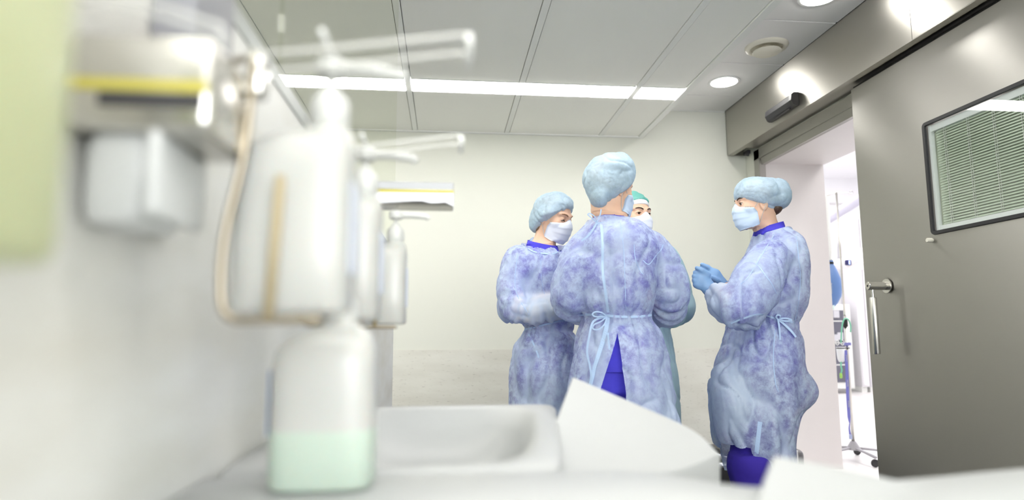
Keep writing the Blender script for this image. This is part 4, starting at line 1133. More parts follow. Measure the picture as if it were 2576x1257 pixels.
    v, q, _k = cut_edges(v, q, lambda c: np.minimum(c[:, 2]-T['shirt_hem'], np.where(np.linalg.norm(c-nc, axis=1) < .14, off+T.get('collar_up', .02)-((c-nc)@nn), 9)))
    out['shirt'] = mesh_obj('scrub_shirt', v, q, M_SCRUB, t)
    S = Field(axis_pts(x0, x1, .013), axis_pts(y0, y1, .013), axis_pts(.05, T['shirt_hem']+.25, .013))
    low = [r for r in body if r[0] < T['shirt_hem']+.2]
    S.loft([(r[0], r[1], r[2], r[3]+.008, r[4]+.008) for r in low], .03)
    for lg in T['legs']: S.chain([lg[0], lg[1], lg[2]+np.array([0, 0, .0])], [.11, .09, .078], .04)
    g2 = G.sample(S.ax); zlow = S.ax[2] < T['hem']+T.get('lowfree', .03); g2[:, :, zlow] = -1; S.d = np.maximum(S.d, g2+.022); S2 = S
    v, q = S.surface(); v = wrinkle(v, q, 5, .006); zc = v[q].mean(1)
    out['trousers'] = mesh_obj('scrub_trousers', v, q[(zc[:, 2] > .075)], T.get('trouser_mat', M_SCRUB2), t)
    for lg in T['legs']:
        S = Field(axis_pts(lg[-1][0]-.2, lg[-1][0]+.2, .01), axis_pts(lg[-1][1]-.2, lg[-1][1]+.2, .01), axis_pts(-.03, .16, .01))
        tv = np.array([*T['toe'], 0]); S.cap(lg[-1]+np.array([0, 0, -.03])-tv*.3, lg[-1]+np.array([0, 0, -.03])+tv, .048, .046, .02)
        S.plane((0, 0, .004), (0, 0, -1), .004); v, q = S.surface(); mesh_obj('clog', v, q, mat('white clog', (225, 226, 226), rough=.4), t)
    v, q = G.surface(); v = relax(v, q, 1, .4)
    v = wrinkle(v, q, T['seed'], T.get('wr', .008), waist=(T['waist_z'], .09))
    nc, nn, off = T['neck_cut']; nn = np.array(nn, float); nn /= np.linalg.norm(nn)
    def g(c):
        r = c[:, 2]-T['hem']-.012*np.sin(np.arctan2(c[:, 1]-D, c[:, 0]-bx)*3)
        near = np.linalg.norm((c-nc), axis=1) < T.get('neck_r', .11)
        r = np.minimum(r, np.where(near, off-((c-nc)@nn), 9))
        for (pts, rs) in T['sleeves']:
            e_ = pts[-1]; d_ = pts[-1]-pts[-2]; d_ = d_/np.linalg.norm(d_)
            r = np.minimum(r, np.where(np.linalg.norm(c-e_, axis=1) < .07, .004-((c-e_)@d_), 9))
        if 'split' in T: r = np.minimum(r, T['split'](c))
        return r
    crease = WR['a'].copy()
    v, q, _k = cut_edges(v, q, g); c = v[q].mean(1)
    att = np.zeros(len(v), np.float32)
    if T.get('cuffs'):
        for (pts, rs), n_ in zip(T['sleeves'], T['cuffs']):
            for si in (-3, -2):
                if len(pts)+si < 0: continue
                pa, pb = pts[si], pts[si+1]; ab = pb-pa; tr_ = ((v-pa)@ab)/(ab@ab); tt = np.clip(tr_, 0, 1); dd = np.linalg.norm(v-(pa+tt[:, None]*ab), axis=1)
                pos = tt+(0 if si == -3 else 1)      # 0..2 along the forearm
                k = np.clip((pos+.25*(vnoise(v*30, 4)-.5)-n_)/.25, 0, 1)*np.clip((.085-dd)/.02, 0, 1)*((tr_ > 0) | (si == -2))
                att = np.maximum(att, k)
    vq = q
    used = np.zeros(len(v), bool); used[vq.ravel()] = True
    out['gown'] = mesh_obj('gown', v, vq, [T.get('gown_mat', M_GOWN)], t)
    aa = out['gown'].data.attributes.new('inner_sleeve', 'FLOAT', 'POINT'); aa.data.foreach_set('value', att[used].astype(np.float32))
    dist = np.minimum(np.where((v[:, 2] > T['shirt_hem']-.02), sdf_at(S1, v), 9), np.where(v[:, 2] < T['shirt_hem']+.2, sdf_at(S2, v), 9))
    loose = np.clip((dist-.028)/.035, 0, 1)*.85+np.clip(crease*1.7-.2, 0, 1)*.8
    aa = out['gown'].data.attributes.new('loose', 'FLOAT', 'POINT'); aa.data.foreach_set('value', np.clip(loose, 0, 1)[used].astype(np.float32))
    out['bvh'] = bvh_of(v, vq); out['gown_vq'] = (v, vq)
    # waist tie: ring hugging the gown
    zc = T['waist_z']; cx = np.interp(zc, [r[0] for r in sorted(T['gown'])], [r[1] for r in sorted(T['gown'])]); cyw = np.interp(zc, [r[0] for r in sorted(T['gown'])], [r[2] for r in sorted(T['gown'])])
    out['F'] = F; out['W'] = W; out['M'] = M; out['hc'] = hc
    return out
def cap_mesh(t, ells, planes, seed, m, name='surgical_cap', res=.0045, amp=.006, freq=28, rim=None):
    pts = np.array([e[0] for e in ells]); mr = max(float(max(e[1])) for e in ells)+.03
    lo, hi = pts.min(0)-mr, pts.max(0)+mr
    F = Field(*[axis_pts(l, h, res) for l, h in zip(lo, hi)], far=.04)
    for e in ells: F.ell(e[0], e[1], .03, e[2] if len(e) > 2 else None)
    for c, n in planes: F.plane(c, n, .008)
    v, q = F.surface(); v = relax(v, q, 1, .4)
    n = vnormals(v, q); p = v*freq*np.array([1, 1, .6]); p = p+1.6*(vnoise(v*14, seed+5)[:, None]-.5)
    a = ridge(p, seed)**3; b_ = ridge(v*60+vnoise(v*20, seed)[:, None]*2, seed+2)**4
    v = v+n*((a-.4)*amp+b_*amp*.3)[:, None]
    return mesh_obj(name, v, q, m, t)
def ribbon(mb, pts, w=.005, th=.0015, up=(0, -1, 0), k=5):
    pts = [Vector(p) for p in catmull(pts, k)]; rows = []
    for i, p in enumerate(pts):
        t_ = (pts[min(i+1, len(pts)-1)]-pts[max(i-1, 0)]).normalized(); n = Vector(up); s_ = t_.cross(n).normalized()*w/2; u = n.normalized()*th
        rows.append([p-s_, p+s_, p+s_+u, p-s_+u])
    mb.rings(rows)
def rows_px(D, rows, inset=0.):
    """(py, x_left, x_right, dy_centre, ry) -> z, cx, cy, rx, ry"""
    out = []
    for py, xl, xr, dy, ry in rows:
        a, b_ = P(xl+inset, py, D+dy), P(xr-inset, py, D+dy); out.append((float((a[2]+b_[2])/2), float((a[0]+b_[0])/2), D+dy, float((b_[0]-a[0])/2), ry))
    return out

# ================================================================ woman on the right, in profile, wearing gloves
D = 2.65
A = lambda px, py, dy=0.: P(px, py, D+dy)
t = empty('person', (float(A(1925, 800)[0]), D, 0), 'person in profile with blue gloves, blue cap and mottled gown beside the steel doorway', 'person', 'people in surgical gowns')
gown = rows_px(D, [(578, 1912, 1985, 0, .07), (600, 1903, 2000, 0, .14), (640, 1882, 2008, 0, .19), (700, 1852, 2016, 0, .2), (760, 1840, 2014, 0, .2), (812, 1838, 1998, 0, .165),
     (860, 1822, 2003, 0, .19), (920, 1806, 2008, 0, .205), (970, 1800, 2012, 0, .21), (1040, 1797, 1994, 0, .215), (1100, 1800, 1982, 0, .21), (1160, 1812, 1984, 0, .21), (1215, 1822, 1986, 0, .21), (1300, 1830, 2005, 0, .2)], 8)
body = rows_px(D, [(585, 1918, 1975, 0, .07), (615, 1900, 1992, 0, .16), (660, 1878, 2005, 0, .175), (720, 1868, 2005, 0, .155), (790, 1862, 1985, 0, .13), (860, 1850, 1990, 0, .155), (930, 1846, 1996, 0, .165), (980, 1850, 1990, 0, .15)])
def W2(*a): return np.array(P(*a))
hipz = body[-1][0]
spec = dict(collar_up=.026, head_dir=(pi-.13, -.05), head=(1904, 516), hs=.92, face=True, eye=.75, body=body, neck=A(1940, 590), collar=(-.0, 0, .028), collar_cut=(-.012, 0, .075),
  arms=[(A(1944, 655, -.14), A(1868, 778, -.2), A(1795, 738, -.078), A(1768, 706, -.07), (.2, 0, 1), (0, 1, 0), (.9, .9, .9, .9)),
        (A(1938, 655, .14), A(1868, 775, .15), A(1822, 725, .0), A(1795, 690, -.01), (.3, 0, 1), (0, -1, 0), (.1, .12, .12, .15))],
  legs=[[np.array([A(1930, 980)[0], D-.09, hipz]), np.array([A(1865, 1180)[0], D-.10, .50]), np.array([A(1880, 1300)[0], D-.1, .10]), np.array([A(1880, 1300)[0], D-.1, .06])],
        [np.array([A(1930, 980)[0], D+.09, hipz]), np.array([A(1925, 1180)[0], D+.10, .50]), np.array([A(1935, 1300)[0], D+.1, .10]), np.array([A(1935, 1300)[0], D+.1, .06])]],
  lowfree=.14, yoke=.075, toe=(-.16, 0), shirt_hem=body[-2][0], gown=gown, hem=A(1900, 1212)[2], seed=21, wr=.016, waist_z=A(1960, 808)[2],
  fold=fold_fn(3, (.35, A(0, 815)[2]), .10, (5, 9, 14)),
  sleeves=[([A(1944, 642, -.145), A(1907, 700, -.19), A(1872, 770, -.2), A(1828, 765, -.15), A(1797, 733, -.085)], [.064, .088, .086, .066, .034]),
           ([A(1938, 642, .15), A(1893, 700, .17), A(1868, 765, .15), A(1835, 745, .06), A(1824, 728, .01)], [.062, .078, .076, .055, .032])],
  lumps=[(A(1996, 985, -.02), (.05, .11, .05), .09), (A(1826, 1010, -.07), (.035, .09, .12), .10)],
  neck_cut=(A(1940, 582), (-.28, 0, 1), .002), neck_r=.115, cuffs=[.5, .6])
def glove_near(F_, dr):
    dn = -.075; C_ = lambda a, b_, r1, r2, k, **kw: F_.cap(a, b_, r1+dr, r2+dr, k, **kw)
    C_(A(1790, 735, dn), A(1782, 724, dn), .0285, .028, .012, flat=((0, 1, 0), .85))
    C_(A(1782, 722, dn), A(1766, 701, dn), .028, .034, .014, flat=((0, 1, 0), .55)); C_(A(1768, 706, dn), A(1757, 714, dn), .026, .022, .014, flat=((0, 1, 0), .6))
    for i, (kx, ky) in enumerate(((1749, 685), (1746, 694.5), (1746, 705), (1749, 716))):
        k0 = A(kx+12, ky+2, dn-.004+.004*i*.3); k1 = A(kx, ky, dn+.002); k2 = A(kx+1, ky+3, dn+.034); k3 = A(kx+13, ky+4, dn+.044)
        C_(k0, k1, .0105, .0092, .006); C_(k1, k2, .0092, .0085, .003); C_(k2, k3, .0085, .0078, .003)
    C_(A(1780, 690, dn-.006), A(1766, 680, dn-.012), .0135, .0108, .012); C_(A(1766, 680, dn-.012), A(1753, 674, dn-.008), .0105, .0088, .004)
def glove_far(F_, dr):
    dn = 0.; C_ = lambda a, b_, r1, r2, k, **kw: F_.cap(a, b_, r1+dr, r2+dr, k, **kw)
    C_(A(1832, 738, dn), A(1815, 716, dn), .026, .027, .012, flat=((0, 1, 0), .8)); C_(A(1815, 716, dn), A(1797, 694, dn-.004), .027, .033, .012, flat=((0, 1, 0), .5))
    for i, (tx, ty, dd) in enumerate(((1766, 665, -.002), (1762, 674, .004), (1760, 684, .008), (1764, 695, .012))):
        b0 = A(1797-i*1.5, 684+i*7.0, dn+dd*.5); b1 = A((1797+tx)/2-1, (684+i*6+ty)/2-3+i, dn+dd*1.4); b2 = A(tx, ty, dn+dd)
        C_(b0, b1, .0108, .0098, .006); C_(b1, b2, .0098, .0084, .003)
    C_(A(1805, 706, dn-.016), A(1788, 698, dn-.032), .013, .0105, .01); C_(A(1788, 698, dn-.032), A(1776, 690, dn-.036), .0105, .009, .004)
spec['hand_fns'] = [glove_near, glove_far]
spec['hand_box'] = ((A(1735, 700)[0], A(1845, 700)[0]), (D-.13, D+.05), (A(0, 750)[2], A(0, 650)[2]))
A0r = lambda c: -.02*np.sin((c[:, 0]+c[:, 1])*20)
def split_r(c):
    # the gown front rides up over the leading knee
    kx, kz = A(1876, 1212)[0], A(1876, 1212)[2]; x1_, z1_ = A(1843, 1118)[0], A(1843, 1118)[2]
    side = c[:, 0]-(x1_+(z1_-c[:, 2])/(z1_-kz)*(kx-x1_))
    return np.maximum(c[:, 2]-z1_-.2*(x1_-c[:, 0])*0-A0r(c), side)
spec['split'] = split_r
o = make_person(t, D, spec); bv = o['bvh']
face_bits(t, o['W'], o['M'], .75, look=(0, 1, -.15), brow=mat('dark brow hair', (58, 42, 36), rough=.7))
mask_mesh(t, o['W'], o['M'], M_MASK, hs=.92, skin=o['F'])
cap_mesh(t, [(o['W']((0, -.016, .042)), tuple(np.array((.083, .103, .088))*.92), o['M']), (A(1915, 487), (.100, .092, .064), np.array(Matrix.Rotation(radians(6), 3, 'Y'))), (A(1948, 492), (.066, .088, .074)), (A(1908, 498), (.078, .090, .064)), (A(1890, 482), (.06, .08, .055))],
         [(A(1906, 524), (-.42, 0, -1)), (A(1967, 545), (.2, 0, -1))], 4, M_CAP, amp=.008, freq=13)
F = Field(axis_pts(o['hc'][0]-.16, o['hc'][0]+.2, .005), axis_pts(D-.14, D+.14, .005), axis_pts(o['hc'][2]-.14, o['hc'][2]+.14, .005))
F.ell(A(1936, 496), (.078, .076, .06), .02); F.ell(A(1942, 528), (.034, .06, .026), .02)
v, q = F.surface(); mesh_obj('hair', v, q, M_HAIR, t)
# gloves
for fn, yr in ((glove_near, (D-.16, D+.02)), (glove_far, (D-.09, D+.1))):
    Fg = Field(axis_pts(A(1725, 700)[0], A(1870, 700)[0], .0028), axis_pts(*yr, .0028), axis_pts(A(0, 780)[2], A(0, 640)[2], .0028), far=.03)
    fn(Fg, 0.); v, q = Fg.surface(); v = relax(v, q, 1, .3); mesh_obj('glove', v, q, M_GLOVE, t)
# ties, seams, bow
mb = MB(); tape(mb, bv, [(1916, 790), (1940, 797), (1960, 805), (1985, 808), (1999, 812)], .007)
tape(mb, bv, [(1838, 812), (1870, 800), (1900, 790), (1916, 790)], .007); mb.build('waist_tie', M_TIE, t)
hb = on_surf(bv, 1956, 801, .006); B0 = np.array(hb[0])
def rel(dx, dy_, out_=0.): 
    p = A(1956+dx, 801+dy_); q_ = A(1956, 801); return B0+(p-q_)*(B0[1]/D)+np.array([0, -out_, 0])
mb = MB(); ribbon(mb, [rel(0, 0), rel(-8, -3, .012), rel(-6, -9, .015), rel(2, -7, .012), rel(4, 0, .004)], .0065)
ribbon(mb, [rel(2, 2), rel(14, 6, .01), rel(26, 5, .014), rel(30, 3, .012), rel(18, -1, .008), rel(2, 0)], .0065)
ribbon(mb, [rel(0, 0), rel(0, 25, .012), rel(-1, 60, .018), rel(-12, 100, .02), rel(-25, 135, .02), rel(-29, 150, .02)], .0075)
ribbon(mb, [rel(2, 2), rel(20, 22, .014), rel(32, 37, .02), rel(38, 46, .022)], .0085)
mb.build('waist_bow', M_TIE, t)
mb = MB(); tape(mb, bv, [(1903, 663), (1920, 685), (1940, 712), (1953, 738)], .0035, thick=.0006, k=10, off=.001); tape(mb, bv, [(1948, 590), (1928, 622), (1903, 663), (1880, 700), (1862, 715)], .0035, thick=.0006, k=10, off=.001)
tape(mb, bv, [(2003, 595), (2008, 640), (2013, 700), (2008, 760), (2000, 805)], .0035, thick=.0006, k=10, off=.001)
tape(mb, bv, [(1950, 830), (1945, 900), (1950, 960), (1958, 985)], .0035, thick=.0006, k=10, off=.001)
tape(mb, bv, [(1912, 1060), (1905, 1120), (1898, 1180)], .016, thick=.0006, k=10, off=.001)
mb.build('seam', M_TIE, t)
mb = MB(); nt_ = A(1992, 594, -.05)
ribbon(mb, [A(1978, 575, -.03), A(1984, 586, -.04), nt_, A(1999, 599, -.06), A(2012, 613, -.065), A(2020, 622, -.065)], .014)
ribbon(mb, [A(1986, 592, -.05), A(1981, 580, -.05), A(1979, 572, -.045), A(1984, 574, -.04), A(1988, 588, -.045)], .006)
mb.build('neck_bow', M_TIE, t)

# ================================================================ woman in the centre, back to the viewer
D = 2.5
A = lambda px, py, dy=0.: P(px, py, D+dy)
t = empty('person', (float(A(1545, 800)[0]), D, 0), 'person seen from behind in tall blue cap and tied mottled gown, centre of group', 'person', 'people in surgical gowns')
gown = rows_px(D, [(548, 1492, 1600, 0, .075), (570, 1472, 1625, 0, .12), (600, 1450, 1650, 0, .15), (660, 1436, 1662, 0, .16), (720, 1438, 1652, 0, .165), (770, 1446, 1640, 0, .155), (794, 1460, 1636, 0, .135),
     (840, 1448, 1662, 0, .16), (900, 1437, 1682, 0, .18), (960, 1428, 1694, 0, .19), (1040, 1420, 1712, 0, .205), (1140, 1412, 1722, 0, .215), (1250, 1405, 1730, 0, .22), (1340, 1400, 1735, 0, .22)], 8)
body = rows_px(D, [(550, 1500, 1592, 0, .07), (575, 1472, 1622, 0, .1), (620, 1455, 1645, 0, .12), (700, 1462, 1635, 0, .12), (790, 1480, 1618, 0, .11), (870, 1466, 1635, 0, .125), (930, 1462, 1640, 0, .13), (985, 1468, 1634, 0, .12)])
hipz = body[-1][0]
sx0, sz0 = A(1527, 838)[0], A(1527, 838)[2]
def split_c(c):
    dz = sz0-c[:, 2]; k = dz/(sz0-A(0, 975)[2])
    xl = sx0+(A(1488, 975)[0]-A(1527, 975)[0])*k; xr = sx0+(A(1537, 975)[0]-A(1527, 975)[0])*k
    return np.where(c[:, 1] < D, np.maximum(xl-c[:, 0], c[:, 0]-xr), 9.)
spec = dict(head_dir=(radians(29), -.14, 0), head=(1533, 478), hs=1.0, face=True, eye=.6, body=body, neck=A(1532, 555, .0), collar=(-.0, .0, .0), collar_cut=(0, .02, .07),
  arms=[(A(1458, 615, 0), A(1436, 752, .03), A(1482, 765, .17), A(1505, 757, .2), (0, .3, 1), (1, 0, 0), (.5, .5, .5, .5)),
        (A(1650, 615, 0), A(1694, 752, .03), A(1648, 785, .17), A(1625, 775, .2), (0, .3, 1), (-1, 0, 0), (.5, .5, .5, .5))],
  legs=[[np.array([A(1505, 980)[0], D, hipz]), np.array([A(1500, 1180)[0], D, .50]), np.array([A(1500, 1300)[0], D, .10]), np.array([A(1500, 1300)[0], D, .06])],
        [np.array([A(1595, 980)[0], D, hipz]), np.array([A(1600, 1180)[0], D, .50]), np.array([A(1605, 1300)[0], D, .10]), np.array([A(1605, 1300)[0], D, .06])]],
  toe=(0, .16), shirt_hem=body[-2][0], gown=gown, hem=.38, seed=47, wr=.015, waist_z=A(1540, 795)[2],
  fold=fold_fn(8, (.3, A(0, 800)[2]), .075, (5, 9, 15)), trouser_mat=mat('bright blue scrub trousers', (66, 60, 196), rough=.8, noise=.04, nscale=12, bump=.1),
  sleeves=[([A(1478, 624, 0), A(1447, 680, .0), A(1432, 742, .01), A(1452, 770, .09), A(1480, 765, .165)], [.064, .068, .064, .060, .034]),
           ([A(1632, 624, 0), A(1663, 680, .0), A(1683, 735, .0), A(1672, 782, .09), A(1650, 785, .165)], [.066, .074, .072, .062, .034])],
  nr=.05, collar_up=.004, neck_cut=(A(1545, 550, 0), (.05, .1, 1), -.010), neck_r=.14, cuffs=[.8, .8])
spec['split'] = split_c
o = make_person(t, D, spec); bv = o['bvh']
face_bits(t, o['W'], o['M'], .6)
mask_mesh(t, o['W'], o['M'], M_MASK, skin=o['F'])
cap_mesh(t, [(o['W']((0, -.016, .042)), tuple(np.array((.083, .103, .088))*1.), o['M']), (A(1536, 437), (.088, .095, .082)), (A(1524, 470, -.03), (.07, .075, .07)), (A(1508, 498, -.05), (.032, .055, .04)), (A(1500, 460, -.02), (.045, .07, .05)), (A(1556, 465, -.045), (.05, .05, .05)), (A(1560, 430, .01), (.055, .08, .07))],
         [(A(1553, 490), (.61, .1, -.79)), (A(1598, 450), (1, .1, -.3))], 9, M_CAP, amp=.006, freq=12)
F = Field(axis_pts(o['hc'][0]-.13, o['hc'][0]+.13, .005), axis_pts(D-.14, D+.14, .005), axis_pts(o['hc'][2]-.1, o['hc'][2]+.14, .005))
F.ell(A(1534, 452), (.08, .088, .075), .02); F.ell(A(1520, 485, -.04), (.045, .045, .04), .02)
v, q = F.surface(); mesh_obj('hair', v, q, M_HAIR, t)
mb = MB()
tape(mb, bv, [(1458, 792), (1490, 790), (1527, 793), (1570, 797), (1610, 796), (1638, 792)], .009)
mb.build('waist_tie', M_TIE, t)
mb = MB(); tape(mb, bv, [(1513, 566), (1516, 620), (1516, 680), (1524, 740), (1530, 785)], .010, off=.0005, thick=.001, k=12)
tape(mb, bv, [(1530, 790), (1524, 830), (1510, 880), (1497, 920), (1486, 965), (1476, 1010)], .016, off=.0005, thick=.001, k=10)
tape(mb, bv, [(1529, 836), (1534, 880), (1540, 930), (1541, 975), (1541, 1010)], .008, off=.0005, thick=.001, k=10)
mb.build('back_edge', M_TIE, t)
mb = MB(); tape(mb, bv, [(1618, 655), (1632, 665), (1650, 642), (1663, 628), (1668, 615)], .004, thick=.0006, k=10, off=.001)
tape(mb, bv, [(1595, 615), (1598, 650), (1610, 680), (1618, 690)], .003, thick=.0006, k=10, off=.001); tape(mb, bv, [(1560, 560), (1568, 620), (1572, 700), (1575, 780)], .0025, thick=.0005, k=10, off=.001)
mb.build('seam', M_TIE, t)
hb = on_surf(bv, 1527, 793, .006); B0 = np.array(hb[0])
def rel(dx, dy_, out_=0.):
    p = A(1527+dx, 793+dy_); q_ = A(1527, 793); return B0+(p-q_)*(B0[1]/D)+np.array([0, -out_, 0])
mb = MB()
ribbon(mb, [rel(0, 0), rel(-14, -8, .012), rel(-30, -10, .018), rel(-38, -4, .018), rel(-30, 2, .015), rel(-12, 2, .01), rel(0, 2)], .0055)
ribbon(mb, [rel(0, 2), rel(-16, 14, .014), rel(-34, 22, .02), rel(-37, 32, .02), rel(-24, 34, .02), rel(-8, 22, .014), rel(0, 4, .004)], .0055)
ribbon(mb, [rel(-4, 2), rel(-35, 14, .014), rel(-46, 50, .02), rel(-52, 90, .022), rel(-46, 120, .022), rel(-42, 150, .022), rel(-46, 175, .02)], .0075)
mb.build('waist_bow', M_TIE, t)
hb = on_surf(bv, 1502, 562, .004) or on_surf(bv, 1505, 575, .004); B0 = np.array(hb[0]); 
def rel(dx, dy_, out_=0.):
    p = A(1502+dx, 552+dy_); q_ = A(1502, 552); return B0+(p-q_)*(B0[1]/D)+np.array([0, -out_, 0])
mb = MB()
ribbon(mb, [rel(0, 0), rel(-10, -8, .008), rel(-20, -16, .01), rel(-24, -20, .01), rel(-18, -22, .01), rel(-6, -14, .01), rel(0, 0)], .004)
ribbon(mb, [rel(0, 0), rel(8, -20, .004), rel(11, -34, .0)], .0045)
ribbon(mb, [rel(0, 0), rel(-10, 16, .008), rel(-24, 34, .01), rel(-40, 46, .012)], .007)
ribbon(mb, [rel(2, 2), rel(12, 16, .01), rel(20, 22, .012), rel(28, 18, .012), rel(28, 6, .01), rel(18, 2, .008), rel(2, 0)], .005)
mb.build('neck_bow', M_TIE, t)

# ================================================================ woman on the left, looking down
D = 2.95
A = lambda px, py, dy=0.: P(px, py, D+dy)
t = empty('person', (float(A(1365, 800)[0]), D, 0), 'person with lowered eyes, white mask and dotted blue cap, leftmost of the gowned group', 'person', 'people in surgical gowns')
gown = rows_px(D, [(618, 1318, 1404, 0, .08), (640, 1298, 1425, 0, .14), (670, 1285, 1437, 0, .17), (720, 1280, 1448, 0, .175), (780, 1288, 1455, 0, .17), (826, 1308, 1448, 0, .145),
     (870, 1283, 1462, 0, .175), (930, 1276, 1475, 0, .19), (1010, 1274, 1485, 0, .2), (1100, 1270, 1490, 0, .21), (1200, 1268, 1495, 0, .21), (1290, 1268, 1495, 0, .21)], 8)
body = rows_px(D, [(620, 1328, 1396, 0, .065), (645, 1308, 1415, 0, .13), (690, 1296, 1428, 0, .14), (750, 1302, 1430, 0, .13), (820, 1316, 1424, 0, .11), (880, 1304, 1436, 0, .13), (940, 1300, 1440, 0, .13), (980, 1304, 1438, 0, .12)])
hipz = body[-1][0]
spec = dict(nr=.043, head_dir=(radians(-43), -.30, 0), head=(1391, 549), hs=.93, face=True, eye=.12, body=body, neck=A(1358, 625, .0), collar=(0, 0, .022), collar_cut=(.012, -.01, .068),
  arms=[(A(1308, 655, -.06), A(1312, 778, -.12), A(1420, 772, -.2), A(1452, 762, -.22), (0, 0, 1), (-.2, 1, 0), (.5, .5, .5, .5)),
        (A(1420, 655, .1), A(1440, 770, .1), A(1470, 775, -.08), A(1480, 768, -.1), (0, 0, 1), (-.5, 1, 0), (.5, .5, .5, .5))],
  legs=[[np.array([A(1335, 980)[0], D, hipz]), np.array([A(1332, 1100)[0], D-.02, .50]), np.array([A(1332, 1250)[0], D, .10]), np.array([A(1332, 1250)[0], D, .06])],
        [np.array([A(1405, 980)[0], D+.03, hipz]), np.array([A(1412, 1100)[0], D+.02, .50]), np.array([A(1412, 1250)[0], D+.03, .10]), np.array([A(1412, 1250)[0], D+.03, .06])]],
  toe=(.12, -.1), shirt_hem=body[-2][0], gown=gown, hem=.36, seed=77, wr=.015, waist_z=A(1400, 815)[2],
  fold=fold_fn(12, (.3, A(0, 830)[2]), .08, (4, 8, 13)),
  sleeves=[([A(1312, 650, -.05), A(1294, 705, -.07), A(1296, 768, -.11), A(1345, 782, -.17), A(1428, 768, -.2)], [.07, .07, .062, .050, .036]),
           ([A(1415, 650, .1), A(1440, 705, .1), A(1446, 760, .1), A(1465, 775, .0), A(1475, 772, -.07)], [.065, .065, .062, .055, .034])],
  lumps=[(A(1280, 770, .02), (.05, .08, .08), .05)],
  neck_cut=(A(1356, 622, 0), (.18, -.22, 1), .004), neck_r=.12, cuffs=[.1, .5])
o = make_person(t, D, spec); bv = o['bvh']
face_bits(t, o['W'], o['M'], .12, look=(0, 1, -.6), brow=mat('fair brow hair', (150, 112, 86), rough=.7))
mask_mesh(t, o['W'], o['M'], M_MASKW, hs=.93, skin=o['F'])
cap_mesh(t, [(o['W']((0, -.016, .042)), tuple(np.array((.083, .103, .088))*.93), o['M']), (A(1396, 524), (.088, .088, .066), np.array(Matrix.Rotation(radians(-14), 3, 'Y'))), (A(1362, 545, .02), (.05, .07, .055)), (A(1378, 545, -.045), (.045, .05, .042)), (A(1352, 566, .03), (.036, .05, .036))],
         [(A(1398, 541, -.08), (.16, -.5, -1)), (A(1362, 575), (.55, -.3, -1))], 15, M_CAP, amp=.0065, freq=13)
F = Field(axis_pts(o['hc'][0]-.15, o['hc'][0]+.13, .005), axis_pts(D-.14, D+.14, .005), axis_pts(o['hc'][2]-.12, o['hc'][2]+.14, .005))
F.ell(A(1388, 530, .012), (.078, .078, .062), .02); F.ell(A(1362, 570, .02), (.035, .045, .04), .02)
v, q = F.surface(); mesh_obj('hair', v, q, mat('light brown hair', (128, 98, 74), rough=.55, bump=.4, bscale=200), t)
mb = MB(); tape(mb, bv, [(1308, 830), (1325, 828), (1360, 818), (1400, 808), (1440, 800)], .008); tape(mb, bv, [(1308, 830), (1296, 822), (1290, 815)], .006); mb.build('waist_tie', M_TIE, t)
mb = MB(); tape(mb, bv, [(1317, 616), (1335, 630), (1360, 637), (1390, 639), (1402, 634)], .006, off=.001); tape(mb, bv, [(1303, 640), (1296, 690), (1300, 740), (1330, 790)], .003, thick=.0006, k=10, off=.001)
tape(mb, bv, [(1330, 840), (1345, 870), (1356, 900)], .007, off=.001); tape(mb, bv, [(1360, 640), (1362, 700), (1370, 740)], .002, thick=.0005, k=10, off=.001); mb.build('seam', M_TIE, t)
mb = MB(); ribbon(mb, [A(1331, 612, -.02), A(1338, 602, .0), A(1342, 598, .02), A(1334, 604, .03), A(1326, 612, .03)], .009); mb.build('neck_bow', M_TIE, t)

# ================================================================ man behind the centre figure
D = 3.12
A = lambda px, py, dy=0.: P(px, py, D+dy)
t = empty('person', (float(A(1600, 800)[0]), D, 0), 'person in teal cap with white band and teal gown, behind the centre figure', 'person', 'people in surgical gowns')
gown = rows_px(D, [(600, 1565, 1650, 0, .085), (625, 1530, 1680, 0, .13), (660, 1515, 1695, 0, .15), (720, 1515, 1695, 0, .155), (800, 1525, 1684, 0, .14), (860, 1515, 1694, 0, .16),
     (930, 1508, 1703, 0, .18), (1000, 1503, 1710, 0, .19), (1060, 1500, 1713, 0, .2), (1150, 1497, 1714, 0, .2), (1230, 1497, 1714, 0, .2)], 8)
body = rows_px(D, [(600, 1575, 1640, 0, .07), (630, 1545, 1668, 0, .11), (680, 1530, 1682, 0, .125), (740, 1534, 1678, 0, .12), (800, 1542, 1670, 0, .115), (870, 1535, 1677, 0, .125), (920, 1533, 1680, 0, .13), (960, 1536, 1676, 0, .12)])
hipz = body[-1][0]
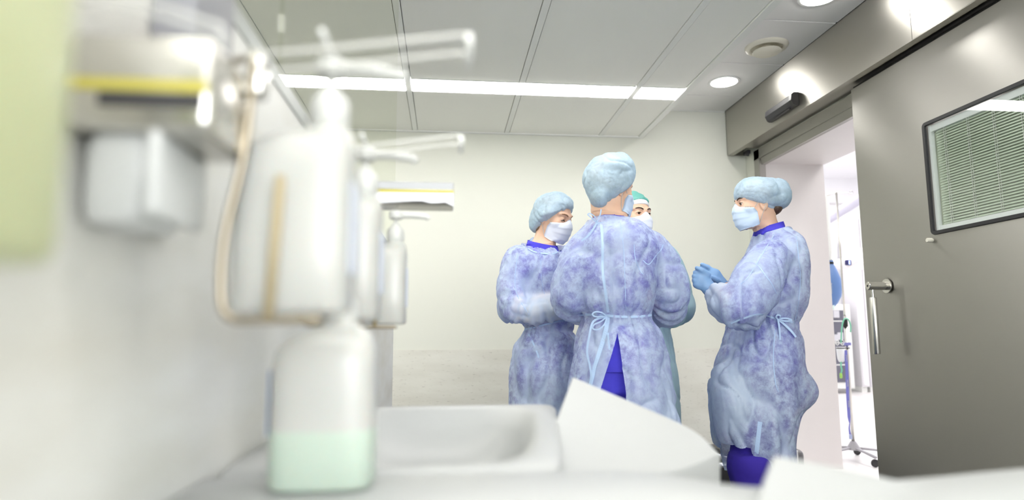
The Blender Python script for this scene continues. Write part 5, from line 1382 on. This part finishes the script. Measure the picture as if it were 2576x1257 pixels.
spec = dict(head_dir=(radians(-68), -.02, 0), head=(1593, 546), hs=1.0, face=True, eye=.8, body=body, neck=A(1596, 612, .0),
  arms=[(A(1548, 650, 0), A(1532, 765, -.05), A(1560, 780, -.2), A(1590, 770, -.22), (0, 0, 1), (.3, 1, 0), (.5, .5, .5, .5)),
        (A(1675, 650, 0), A(1712, 770, -.04), A(1670, 775, -.16), A(1650, 765, -.18), (0, 0, 1), (-.3, 1, 0), (.5, .5, .5, .5))],
  legs=[[np.array([A(1568, 960)[0], D, hipz]), np.array([A(1565, 1100)[0], D, .50]), np.array([A(1565, 1220)[0], D, .10]), np.array([A(1565, 1220)[0], D, .06])],
        [np.array([A(1640, 960)[0], D, hipz]), np.array([A(1645, 1100)[0], D, .50]), np.array([A(1645, 1220)[0], D, .10]), np.array([A(1645, 1220)[0], D, .06])]],
  toe=(0, -.16), shirt_hem=body[-2][0], gown=gown, hem=.36, seed=91, wr=.012, waist_z=A(1600, 812)[2], gown_mat=M_TEAL,
  fold=fold_fn(5, (.3, A(0, 820)[2]), .05, (4, 8, 13)),
  sleeves=[([A(1552, 645, 0), A(1532, 705, -.02), A(1528, 765, -.05), A(1545, 790, -.12), A(1562, 780, -.2)], [.065, .065, .065, .06, .035]),
           ([A(1668, 645, 0), A(1694, 705, -.01), A(1709, 768, -.04), A(1690, 782, -.11), A(1668, 775, -.17)], [.065, .066, .07, .066, .036])],
  neck_cut=(A(1598, 606, 0), (.1, -.3, 1), .004), neck_r=.12)
o = make_person(t, D, spec)
face_bits(t, o['W'], o['M'], .8, look=(.1, 1, -.05), brow=mat('dark brow hair', (58, 42, 36), rough=.7))
mask_mesh(t, o['W'], o['M'], M_MASKW, skin=o['F'])
W = o['W']; fr = o['M'][:, 1]
M_TCAP = cloth_mat('teal surgical cap', (120, 200, 190), .95, .99, nscale=16, hatch=.2, tl=.15)
cap_mesh(t, [(W((0, -.014, .048)), (.083, .102, .085), o['M'])], [(W((0, .05, .068)), o['M']@np.array([0, .35, -1]))], 33, M_TCAP, amp=.006, freq=22)
cap_mesh(t, [(W((0, -.012, .04)), (.0805, .1, .085), o['M'])], [(W((0, .05, .047)), o['M']@np.array([0, .2, -1])), (W((0, .05, .074)), o['M']@np.array([0, -.35, 1]))], 34, mat('white cap band', (236, 238, 242), rough=.8, bump=.1), name='cap_band', amp=.001)
F = Field(axis_pts(o['hc'][0]-.13, o['hc'][0]+.13, .005), axis_pts(D-.13, D+.13, .005), axis_pts(o['hc'][2]-.05, o['hc'][2]+.14, .005))
F.ell(W((0, -.03, .035)), (.076, .085, .082), .02, o['M']); F.plane(W((0, 0, -.03)), o['M']@np.array([0, .6, -1]))
v, q = F.surface(); mesh_obj('hair', v, q, M_HAIR, t)
